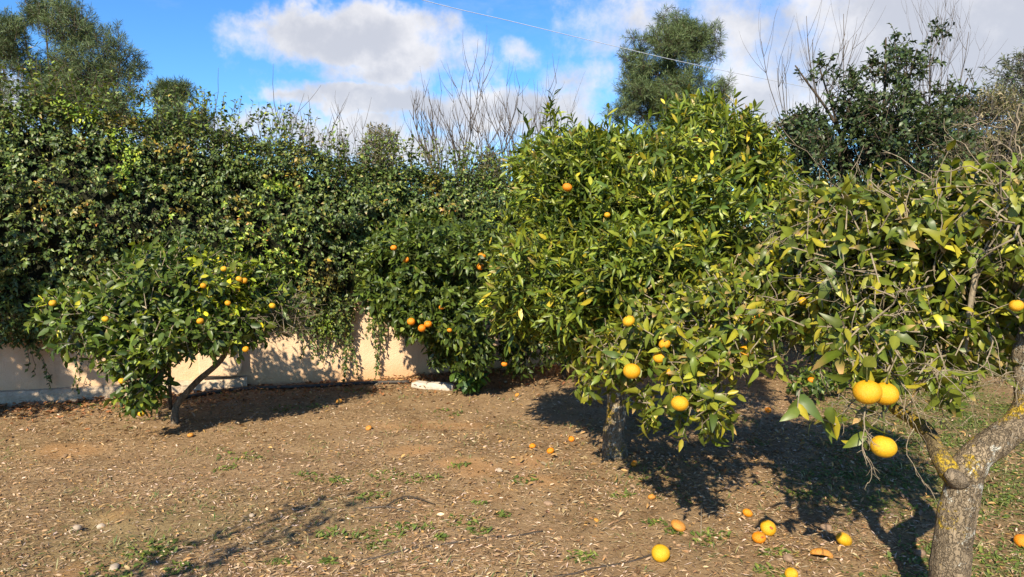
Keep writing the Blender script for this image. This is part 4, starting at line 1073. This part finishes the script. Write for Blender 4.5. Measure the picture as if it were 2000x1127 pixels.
pine_kw = dict(per=19, ln=0.15, bark=M['dark_bark'], spread=(0.35, 1.25), sag=0.05, gap=0.42, gapf=1.5, up=0.55, rnd=0.55, shell=0.5, cl=7)
foliage_thing('pine_tree', gbase(40, 14.5), 'big dark pine tree rising above the left end of the hedge', 'tree',
    [blob(150, 120, 14, 95, 90, 1.1), blob(45, 100, 14, 80, 60, 1.0), blob(215, 145, 13.6, 60, 60, 0.8), blob(245, 120, 13.8, 30, 42, 0.5), blob(60, 190, 13.6, 110, 60, 1.0), blob(180, 210, 13.4, 95, 55, 0.9), blob(130, 45, 14.4, 70, 38, 0.7), blob(-60, 120, 14.2, 70, 110, 0.8), blob(250, 205, 13.5, 50, 38, 0.6), blob(30, 30, 14.6, 40, 25, 0.5), blob(90, 15, 14.8, 50, 25, 0.5)],
    4600, SP_needle, size=0.135, trunk_r=0.2, seed=101, **pine_kw)
foliage_thing('pine_tree', gbase(352, 13.0), 'small dark pine top poking over the hedge right of the big pine', 'tree',
    [blob(350, 205, 12.5, 42, 38, 0.5), blob(320, 190, 12.4, 26, 28, 0.3), blob(378, 220, 12.5, 30, 35, 0.35), blob(345, 250, 12.3, 60, 30, 0.5)],
    1000, SP_needle, size=0.125, trunk_r=0.1, seed=103, **pine_kw)
foliage_thing('pine_tree', gbase(1320, 16.5), 'tall pine tree standing behind the middle mandarin tree', 'tree',
    [blob(1310, 110, 16, 85, 75, 1.1), blob(1290, 55, 16.2, 60, 40, 0.7), blob(1370, 85, 16, 40, 45, 0.6), blob(1250, 130, 15.8, 40, 40, 0.6), blob(1300, 190, 15.8, 105, 60, 1.1), blob(1230, 190, 15.6, 45, 45, 0.6), blob(1390, 170, 15.8, 45, 50, 0.6), blob(1240, 90, 15.9, 28, 25, 0.4), blob(1330, 240, 15.5, 100, 40, 0.9), blob(1220, 230, 15.5, 40, 30, 0.5)],
    3800, SP_needle, size=0.14, trunk_r=0.2, seed=104, tint=(0.85, 1.45), **pine_kw)
oak = foliage_thing('evergreen_oak', gbase(1690, 10.5), 'dark glossy evergreen tree with sparse ragged crown above the grapefruit tree', 'tree',
    [blob(1690, 270, 10.2, 134, 104, 0.99), blob(1760, 190, 10.2, 110, 79, 0.88), blob(1620, 230, 10.3, 73, 73, 0.66), blob(1640, 330, 10, 134, 98, 0.99), blob(1770, 300, 10, 110, 98, 0.88), blob(1790, 100, 10.4, 51, 55, 0.44), blob(1700, 145, 10.4, 55, 49, 0.44), blob(1590, 155, 10.5, 46, 44, 0.385), blob(1840, 230, 10.3, 61, 61, 0.55), blob(1545, 245, 10.4, 37, 34, 0.33), blob(1560, 130, 10.5, 34, 24, 0.275), blob(1870, 175, 10.3, 49, 32, 0.33), blob(1740, 80, 10.5, 30, 30, 0.275), blob(1930, 158, 10.4, 55, 17, 0.275), blob(1570, 350, 10, 73, 73, 0.66)],
    2300, SP_oak, per=8, ln=0.16, size=0.078, bark=M['dark_bark'], trunk_r=0.12, seed=105, single=0, cl=8, gap=0.46, gapf=2.6, shell=0.5, inner=0.25, twig=(0.006, 0.003))
foliage_thing('evergreen_shrub', gbase(1560, 9.6), 'dense dark evergreen shrub behind the mandarin tree, left of the shaded citrus', 'shrub',
    [blob(1560, 500, 9.4, 110, 90, 0.8), blob(1500, 600, 9.2, 100, 90, 0.7), blob(1600, 430, 9.6, 110, 60, 0.7), blob(1420, 590, 9.4, 110, 90, 0.7), blob(1300, 600, 9.6, 120, 80, 0.7), blob(1580, 620, 9.3, 100, 70, 0.7)], 1700, SP_oak, per=7, ln=0.15, size=0.08, bark=M['dark_bark'], seed=107, shell=0.5, gap=0.3, zmin=0.15)
foliage_thing('evergreen_shrub', gbase(1760, 9.9), 'tangled evergreen shrub under the dark evergreen tree', 'shrub',
    [blob(1740, 450, 9.6, 120, 90, 0.8), blob(1830, 420, 9.7, 100, 90, 0.8), blob(1700, 560, 9.4, 120, 90, 0.7), blob(1820, 560, 9.4, 110, 100, 0.7), blob(1760, 650, 9.2, 120, 45, 0.6)], 1600, SP_oak, per=7, ln=0.15, size=0.08, bark=M['dark_bark'], seed=108, shell=0.5, gap=0.3, zmin=0.15)
foliage_thing('evergreen_shrub', gbase(1960, 9.6), 'dark evergreen shrub at the right edge behind the grapefruit tree', 'shrub',
    [blob(1940, 480, 9.4, 110, 100, 0.8), blob(2040, 500, 9.3, 120, 130, 0.8), blob(1930, 610, 9.2, 110, 90, 0.7), blob(2030, 640, 9.0, 110, 80, 0.7), blob(1960, 680, 8.9, 110, 35, 0.5)], 1500, SP_oak, per=7, ln=0.15, size=0.08, bark=M['dark_bark'], seed=109, shell=0.5, gap=0.3, zmin=0.15)
foliage_thing('olive_tree', gbase(2010, 15), 'grey green olive tree at the upper right edge', 'tree',
    [blob(2005, 150, 14.5, 40, 45, 0.7), blob(2060, 170, 14.5, 60, 70, 0.8), blob(2000, 185, 14.3, 30, 25, 0.4)], 700, SP_olive, per=10, ln=0.2, size=0.11, bark=M['grey_twig'], seed=110, gap=0.36, trunk_r=0.12)
foliage_thing('olive_tree', gbase(1900, 13.5), 'round brownish olive shrub right of the dark evergreen tree', 'tree',
    [blob(1905, 260, 13, 80, 68, 1.0), blob(1860, 330, 12.8, 70, 60, 0.8), blob(1930, 340, 12.6, 100, 70, 1.0), blob(1900, 215, 13, 40, 22, 0.5)], 2000, SP_drysh, per=10, ln=0.2, size=0.10, bark=M['grey_twig'], seed=111, gap=0.28, trunk_r=0.1)
foliage_thing('olive_tree', gbase(1990, 14), 'dark olive tree at the right edge below the grey one', 'tree',
    [blob(1985, 250, 13.6, 50, 45, 0.7), blob(2050, 280, 13.6, 70, 70, 0.9), blob(1970, 320, 13.2, 60, 60, 0.8), blob(2040, 350, 13, 80, 60, 0.8)], 1000, SP_olive, per=10, ln=0.2, size=0.10, bark=M['grey_twig'], seed=112, gap=0.28, trunk_r=0.1, tint=(0.5, 0.9))
foliage_thing('conifer', gbase(742, 11.5), 'brownish little conifer top among the bare branches', 'tree',
    [blob(742, 300, 11, 42, 45, 0.4), blob(742, 268, 11, 26, 24, 0.3), blob(735, 330, 11, 60, 30, 0.4)], 330, SP_drysh, per=9, ln=0.12, size=0.08, bark=M['grey_twig'], seed=113, gap=0.2, trunk_r=0.06)
foliage_thing('conifer', gbase(960, 11.5), 'pale brown conifer top left of the mandarin tree', 'tree',
    [blob(960, 325, 11, 24, 26, 0.3), blob(955, 345, 11, 35, 22, 0.3), blob(958, 308, 11, 12, 12, 0.15)], 170, SP_drysh, per=9, ln=0.12, size=0.08, bark=M['grey_twig'], seed=114, gap=0.2, trunk_r=0.05)
foliage_thing('dry_shrub', gbase(1500, 11), 'pale dry twiggy shrub between the mandarin tree and the dark evergreen', 'shrub',
    [blob(1500, 330, 10.8, 55, 60, 0.5), blob(1540, 300, 10.8, 60, 45, 0.5), blob(1480, 270, 10.9, 40, 40, 0.4), blob(1620, 320, 11, 60, 40, 0.4)], 420, SP_drysh, per=3, ln=0.3, size=0.06, bark=M['twig'], seed=115, gap=0.2, trunk_r=0.04, twig=(0.008, 0.003))

# leafless trees: every limb curves upward, fine shoots at the ends
def bare(name, x, d, ytop, label, spread=0.45, stems=1, seed=1, mat='grey_twig', r0=0.05, levels=3, lean=0.0, group=None):
    rr = np.random.default_rng(seed)
    base = gbase(x, d); H = P(x, ytop, d)[2]
    t = thing(name, base, label, 'tree', group)
    def path(p, dr, ln, n, wig, up):
        pts = [p]
        for k in range(n): dr = unit(dr + rr.normal(size=3) * wig + np.array([0, 0, up])); pts.append(pts[-1] + dr * ln / n)
        return np.array(pts), dr
    fine = Tubes()
    def sub(p, dr, ln, r, lev):
        pts, e = path(p, dr, ln, 7, 0.08, 0.14)
        fine.add(pts, np.linspace(r, r * 0.3, 8), 5 if r > 0.01 else 4)
        if lev > 0:
            for k in range(rr.integers(3, 6)):
                i_ = rr.integers(2, 8); q = unit(pts[i_] - pts[i_ - 1])
                side = rr.normal(size=3); side -= q * side.dot(q); side = unit(side)
                sub(pts[i_], unit(q + side * rr.uniform(0.35, 0.8)), ln * rr.uniform(0.35, 0.65), r * rr.uniform(0.4, 0.6), lev - 1)
    for s_ in range(stems):
        pts, e = path(base + rr.normal(size=3) * [0.1, 0.1, 0], unit(np.array([lean + rr.normal() * 0.12 * stems, 0, 1])), H * 0.55, 9, 0.05, 0.05)
        obj('trunk', tube_mesh('trunk', pts, np.linspace(r0, r0 * 0.6, 10), M[mat], 8), t)
        for k in range(6):
            i_ = rr.integers(5, 10); a = rr.uniform(0, 6.28)
            dr = unit(np.array([math.cos(a) * spread, math.sin(a) * spread, rr.uniform(0.7, 1.1)]))
            ln = (H - pts[i_][2]) * rr.uniform(0.72, 1.0)
            bp_, e_ = path(pts[i_], dr, ln, 8, 0.07, 0.10)
            obj('branch', tube_mesh('branch', bp_, np.linspace(max(r0 * 0.5, 0.008), 0.004, 9), M[mat], 6), t)
            for m_ in range(6):
                i2 = rr.integers(2, 8); q = unit(bp_[i2] - bp_[i2 - 1]); side = rr.normal(size=3); side -= q * side.dot(q); side = unit(side)
                sub(bp_[i2], unit(q + side * rr.uniform(0.4, 0.8)), ln * rr.uniform(0.25, 0.5), min(0.008, r0 * 0.3), levels - 2)
    obj('shoots', fine.build('shoots', M[mat]), t, 'stuff')
    return t
bare('bare_tree', 835, 11.0, 150, 'tallest leafless tree above the hedge in the middle', 0.42, 1, 201, r0=0.05)
bare('bare_tree', 905, 11.6, 200, 'leafless tree just right of the tallest bare one', 0.38, 1, 202, r0=0.03)
bare('bare_tree', 965, 11.3, 190, 'leafless tree right of the bare pair, leaning right', 0.4, 1, 203, r0=0.03, lean=0.1)
bare('bare_tree', 690, 11.0, 225, 'low leafless tree left of the brownish conifer', 0.75, 1, 204, r0=0.035)
bare('bare_tree', 1065, 11.5, 205, 'leafless twigs rising behind the top left of the mandarin tree', 0.4, 1, 205, r0=0.018)
bare('bare_tree', 500, 10.0, 212, 'thin leafless shoots above the hedge right of the pines', 0.45, 2, 206, r0=0.02, levels=2)
bare('bare_tree', 590, 10.4, 238, 'few thin leafless shoots between the pines and the bare trees', 0.4, 1, 207, r0=0.02, levels=2)
bare('bare_tree', 1520, 11.8, 60, 'thin leafless tree between the tall pine and the dark evergreen', 0.5, 1, 208, mat='grey_twig', r0=0.013, levels=2)
bare('bare_tree', 1640, 11.4, 20, 'thin leafless shoots rising through the left of the dark evergreen', 0.35, 1, 209, mat='grey_twig', r0=0.013, levels=2)
bare('bare_tree', 1790, 11.0, 5, 'dark leafless twigs sticking out above the dark evergreen', 0.3, 1, 210, r0=0.016)
bare('bare_tree', 1930, 11.2, 170, 'leafless dark branches in front of the olive trees', 0.6, 1, 211, r0=0.03)

# ---------------------------------------------------------------- citrus trees beside and behind the photographer, seen by their shadows
UH = unit(np.array([LDIR[0], LDIR[1], 0.0])); UP_ = np.array([UH[1], -UH[0], 0.0])
def sunpt(u, v, z): return UP_ * u + UH * v + np.array([0, 0, z])
sb = thing('citrus_tree', (-3.3, 0.5, 0), 'citrus tree left of the viewpoint, seen only as branch shadow on the ground', 'tree')
limb(sb, 'trunk', [(-3.3, 0.5, -0.05), (-3.3, 0.5, 0.5), (-3.25, 0.55, 1.0), (-3.1, 0.7, 1.4)], 0.07, 0.05, M['bark'], 14, 10)
VB = [(np.array([-4.3, -0.4, 1.9]), np.array([0.6, 0.6, 0.5])), (np.array([-4.5, -1.0, 1.7]), np.array([0.6, 0.6, 0.5]))]
limbs_to(sb, np.array([-3.1, 0.7, 1.3]), VB, M['bark'], 0.035, 0.01, 41)
L = Leaves(SP_dark); p, d = crown_twigs(VB, 420, 0.6, 0.2, 0.6, 0.3, 3.4, 121, inner=0.4)
rosettes(L, p, d, 6, 0.15, 0.095, (0.6, 1.2), 0.3, 122)
# two thin boughs reaching forward
for q_ in ([(-3.1, 0.6, 1.4), (-2.6, 0.65, 1.85), (-2.2, 1.05, 1.92), (-1.72, 1.62, 1.90)], [(-2.7, 0.6, 1.75), (-2.3, 0.62, 1.95), (-1.95, 0.95, 1.95), (-1.62, 1.40, 1.92)]):
    limb(sb, 'branch', q_, 0.014, 0.004, M['bark'])
    bp_ = spline(q_, 14)[4:]
    for c_ in bp_:
        n_ = 5; pb = c_ + r_.normal(size=(n_, 3)) * 0.05
        rosettes(L, pb, unit(r_.normal(size=(n_, 3)) * 0.6 + [0.3, 0.8, 0.1]), 3, 0.11, 0.08, (0.4, 0.9), 0.2, 123)
L.build('crown', sb)
sl = thing('citrus_tree', np.array([-5.25, 3.9, 0]), 'citrus tree left of the view, shading the left end of the wall', 'tree')
limb(sl, 'trunk', [(-5.25, 3.9, -0.05), (-5.25, 3.9, 0.5), (-5.2, 3.9, 1.0)], 0.06, 0.05, M['bark'], 10, 8)
VB = [(np.array([-5.1, 3.9, 2.35]), np.array([0.75, 0.7, 0.8])), (np.array([-5.6, 4.1, 1.7]), np.array([0.6, 0.6, 0.8])), (np.array([-5.6, 5.0, 1.1]), np.array([0.6, 0.7, 0.9]))]  # last ellipsoid is added out of view to block skylight from the wall
limbs_to(sl, np.array([-5.2, 3.9, 0.9]), VB, M['bark'], 0.03, 0.01, 42)
L = Leaves(SP_dark); p, d = crown_twigs(VB, 1700, 0.5, 0.2, 0.6, 0.2, 3.0, 124, inner=0.4)
rosettes(L, p, d, 6, 0.15, 0.10, (0.6, 1.2), 0.3, 125); L.build('crown', sl)

# ---------------------------------------------------------------- fallen fruit
def fallen(x, y, r_px, kind, label, sq=None, rot=None):
    g = G(x, y + r_px * 0.55); rad = r_px * np.linalg.norm(g - CAM) / F
    hz = {'grapefruit': 0.88, 'mandarin': 0.82, 'orange': 0.93, 'rotten': 0.66}[kind] * (sq[2] if sq else 1)
    o = fruit('fallen_fruit', kind, (g[0], g[1], float(gz(g[0], g[1])) + rad * hz * 0.9), rad, None, rot=rot if rot else (random.uniform(-0.5, 0.5), random.uniform(-0.5, 0.5), random.uniform(0, 6)), stalk=False, idx=int(x), sq=sq)
    return tag(o, label, 'fruit', 'fallen fruit on the orchard floor')
fallen(1040, 875, 6.5, 'mandarin', 'small fallen orange left of a matching one, before the mandarin tree')
fallen(1075, 884, 7.5, 'mandarin', 'small fallen orange on sunlit soil nearest the mandarin trunk, right of its pair')
fallen(720, 836, 6, 'rotten', 'squashed orange fruit alone on the soil in the middle')
fallen(372, 849, 5.5, 'rotten', 'pale fallen fruit beside the shadow of the young orange tree')
fallen(662, 786, 6, 'rotten', 'broken orange peel on the ground at the edge of the wall shadow')
fallen(1116, 859, 6, 'mandarin', 'reddish fallen fruit at the edge of the shade left of the mandarin trunk')
fallen(1238, 908, 6, 'mandarin', 'fallen orange in the shade just right of the mandarin trunk')
fallen(1273, 970, 8, 'rotten', 'shaded rotting orange below the right of the mandarin trunk')
fallen(1325, 1023, 14, 'rotten', 'flattened pale orange fruit lying left of the yellow ones', (1, 1, 0.9))
fallen(1290, 1086, 16.5, 'grapefruit', 'round bright yellow fallen grapefruit at the end of the thin drip line')
fallen(1460, 998, 9, 'mandarin', 'reddish orange fruit lying in dappled shade')
fallen(1500, 1034, 14, 'grapefruit', 'yellow fallen grapefruit with a dark hole in it', None, (0.7, 0.2, 0.4))
fallen(1482, 1053, 12, 'mandarin', 'pecked orange fruit just below the yellow one with a hole')
fallen(1648, 1058, 14, 'grapefruit', 'oval yellow grapefruit lying next to the grey clod', (1.15, 0.85, 0.9), (0.3, 0.5, 0.6))
fallen(1545, 1122, 11, 'grapefruit', 'yellow fruit cut by the bottom edge of the view')
fallen(1996, 1055, 11, 'mandarin', 'orange fruit at the right edge beyond the grapefruit trunk')
fallen(1500, 803, 6, 'mandarin', 'tiny bright orange fallen in the shade under the back trees')
fallen(1165, 1018, 5, 'rotten', 'tiny brown orange scrap on the sunlit soil')
fallen(1010, 770, 5, 'rotten', 'small shaded fruit at the edge of the shade near the sapling')
# the eaten-out half peel
g = G(1605, 1090); rad = 19 * np.linalg.norm(g - CAM) / F
vs, fs = [], []
for i_ in range(7):
    th = 0.15 + 1.55 * i_ / 6
    for j_ in range(22):
        ph = 2 * math.pi * j_ / 22; k_ = 1 + 0.07 * math.sin(5 * ph) + 0.05 * math.sin(9 * ph + 1)
        vs.append((math.sin(th) * math.cos(ph) * k_, math.sin(th) * math.sin(ph) * k_, math.cos(th) * 0.75 * (1 - 0.25 * (i_ == 6) * math.sin(3 * ph))))
for i_ in range(6):
    for j_ in range(22): a = i_ * 22 + j_; b = i_ * 22 + (j_ + 1) % 22; fs.append((a, a + 22, b + 22, b))
fs.append(tuple(range(22)))
hp = obj('fruit_peel', mesh_from('fruit_peel', vs, fs, M['rotten'], True)); hp.location = (g[0], g[1], float(gz(g[0], g[1])) + rad * 0.12); hp.scale = (rad, rad * 0.8, rad * 0.85); hp.rotation_euler = (-0.5, 0.35, 0.2)
sm = hp.modifiers.new('thick', 'SOLIDIFY'); sm.thickness = 0.16
tag(hp, 'eaten out half peel of a grapefruit with ragged rim', 'fruit peel')
# dark hole pecked in two of the fruit
for nm in ('fallen_fruit.011', 'fallen_fruit.012'):
    o = bpy.data.objects.get(nm)
    if o:
        hole = fruit_mesh('pecked_hole', M['flesh'], 0.5, seg=12, rings=7)
        h = bpy.data.objects.new('pecked_hole', hole); COL.objects.link(h); h.parent = o
        cv = Vector((0.15, -0.75, 0.45)); h.scale = (0.36, 0.36, 0.36)
        h.location = o.rotation_euler.to_matrix().inverted() @ (cv.normalized() * 0.72)

# stones and clods
def rock(name, x, y, r_px, mat, label, cat, sq=(1, 0.8, 0.65), seed=0):
    g = G(x, y + r_px * 0.4); rad = r_px * np.linalg.norm(g - CAM) / F
    bm = bmesh.new(); bmesh.ops.create_icosphere(bm, subdivisions=3, radius=1.0)
    r = np.random.default_rng(seed)
    A = np.array([v.co[:] for v in bm.verts]); k = 1 + 0.35 * (noise3(A, 1.6, seed) - 0.5) + 0.12 * (noise3(A, 5.0, seed + 1) - 0.5)
    for v, f_ in zip(bm.verts, k): v.co = Vector((v.co.x * f_ * sq[0], v.co.y * f_ * sq[1], v.co.z * f_ * sq[2])) * rad
    o = bm_obj(name, bm, M[mat], None, 0, True); o.location = (g[0], g[1], float(gz(g[0], g[1])) + rad * sq[2] * 0.55); o.rotation_euler = (0, 0, r.uniform(0, 6))
    return tag(o, label, cat)
rock('soil_clod', 1613, 1030, 10, 'clod', 'round grey clod above the oval yellow grapefruit', 'clod', seed=1)
rock('soil_clod', 1538, 1090, 11, 'clod', 'brown clod between the peel and the bottom edge', 'clod', seed=2)
rock('soil_clod', 1796, 1078, 10, 'clod', 'reddish clod beside the grapefruit trunk', 'clod', seed=3)
rock('stone', 492, 1006, 5.5, 'pebble', 'small pale stone at the tip of the branch shadow', 'stone', seed=4)
rock('stone', 976, 924, 7, 'pebble', 'pale stone on the bare orange soil', 'stone', seed=5)
rock('stone', 150, 1026, 8, 'pebble', 'pale stone left of the little hole in the soil', 'stone', seed=6)
rock('stone', 198, 1024, 7, 'pebble', 'pale stone at the right of the little hole in the soil', 'stone', seed=7)
rock('stone', 224, 1104, 9, 'pebble', 'grey flat stone near the bottom left grass tuft', 'stone', (1.2, 0.8, 0.5), seed=8)
rock('soil_clod', 977, 873, 5, 'clod', 'dark round clod on the soil left of the fallen oranges', 'clod', seed=9)
rock('soil_clod', 1072, 983, 8, 'clod', 'dark red clod lying in front of the mandarin trunk', 'clod', (1.3, 0.7, 0.5), seed=10)

# white kerb stone lying on the ground
a = G(806, 757); b = G(886, 762); t_ = unit(b - a); n_ = np.array([t_[1], -t_[0], 0]); ln = np.linalg.norm(b - a)
bm = bmesh.new(); prof = [(-0.045, -0.03), (0.045, -0.03), (0.05, 0.03), (0.03, 0.062), (-0.03, 0.066), (-0.05, 0.035)]
rings = []
for k in range(9):
    c = a + t_ * ln * k / 8; s_ = 0.82 if k in (0, 8) else 1 + 0.05 * math.sin(k * 2.1)
    rings.append([bm.verts.new(tuple(c + n_ * o_ * s_ + np.array([0, 0, z_ * s_ + 0.005 * math.sin(k * 1.7 + o_ * 40)]))) for o_, z_ in prof])
for k in range(8):
    for e in range(6): bm.faces.new([rings[k][e], rings[k][(e + 1) % 6], rings[k + 1][(e + 1) % 6], rings[k + 1][e]])
bm.faces.new(rings[0]); bm.faces.new(rings[-1][::-1])
tag(bm_obj('kerb_stone', bm, M['stone'], None, 0.006), 'white kerb stone lying beside the leafy sapling', 'kerb stone')

# hoses, drip lines, cable
def line_obj(name, pts, r, mat, label, cat, n=40, k=6):
    return tag(obj(name, tube_mesh(name, spline(pts, n), r, M[mat], k)), label, cat)
def on_ground(pxs, lift): 
    out_ = []
    for x, y in pxs: g = G(x, y); out_.append((g[0], g[1], float(gz(g[0], g[1])) + lift))
    return out_
line_obj('irrigation_pipe', on_ground([(345, 782), (420, 771), (500, 765), (580, 760), (660, 755), (730, 751), (800, 749)], 0.018), 0.020, 'hose', 'black irrigation pipe running along the foot of the wall', 'pipe')
line_obj('drip_line', on_ground([(690, 1090), (730, 1087), (760, 1081), (800, 1077), (850, 1067), (900, 1062), (950, 1052), (1000, 1047), (1060, 1038)], 0.003), 0.005, 'hose', 'thin dark drip line across the soil at bottom centre', 'hose')
line_obj('drip_line', on_ground([(1080, 1128), (1120, 1122), (1160, 1111), (1200, 1104), (1240, 1094), (1280, 1082), (1310, 1074)], 0.003), 0.005, 'hose', 'thin dark drip line ending at the round yellow grapefruit', 'hose')
line_obj('dry_stick', [tuple(np.array(p_) + [0, 0, h_]) for p_, h_ in zip(on_ground([(750, 994), (778, 981), (805, 978), (850, 986)], 0.006), (0, 0.02, 0.02, 0))], np.linspace(0.006, 0.003, 20), 'dark_bark', 'curved dark stick arched on the soil', 'stick', 20)
line_obj('dry_stick', on_ground([(712, 994), (760, 993), (800, 1000)], 0.008), np.linspace(0.004, 0.003, 14), 'grey_twig', 'straight grey stick beside the curved dark one', 'stick', 14)
line_obj('dry_stalk', [tuple(G(1369, 1046) + [0, 0, 0]), tuple(G(1369, 1030) + [0, 0, 0.09]), tuple(P(1371, 990, 3.8))], np.linspace(0.0022, 0.001, 12), 'twig', 'thin upright dry stalk on the soil', 'stalk', 12)
line_obj('dry_stalk', [tuple(G(1372, 1014) + [0, 0, 0.02]), tuple(G(1400, 1008) + [0, 0, 0.03]), tuple(G(1425, 1010) + [0, 0, 0.01])], np.linspace(0.0022, 0.001, 12), 'twig', 'thin dry stalk bent over to the right', 'stalk', 12)
line_obj('hose', [P(124, 684, 4.95), P(140, 655, 4.9), P(165, 630, 4.88), P(195, 612, 4.9), P(225, 602, 5.0), P(250, 604, 5.1)], 0.011, 'grey_hose', 'grey blue hose arching through the left side of the young orange tree', 'hose')
line_obj('overhead_cable', [P(500, -95, 9.5), P(825, 0, 10.5), P(1000, 42, 11.2), P(1200, 90, 12.0), P(1385, 132, 12.8), P(1700, 195, 14.5)], 0.005, 'cable', 'thin pale overhead cable slanting across the blue sky', 'cable', 60)
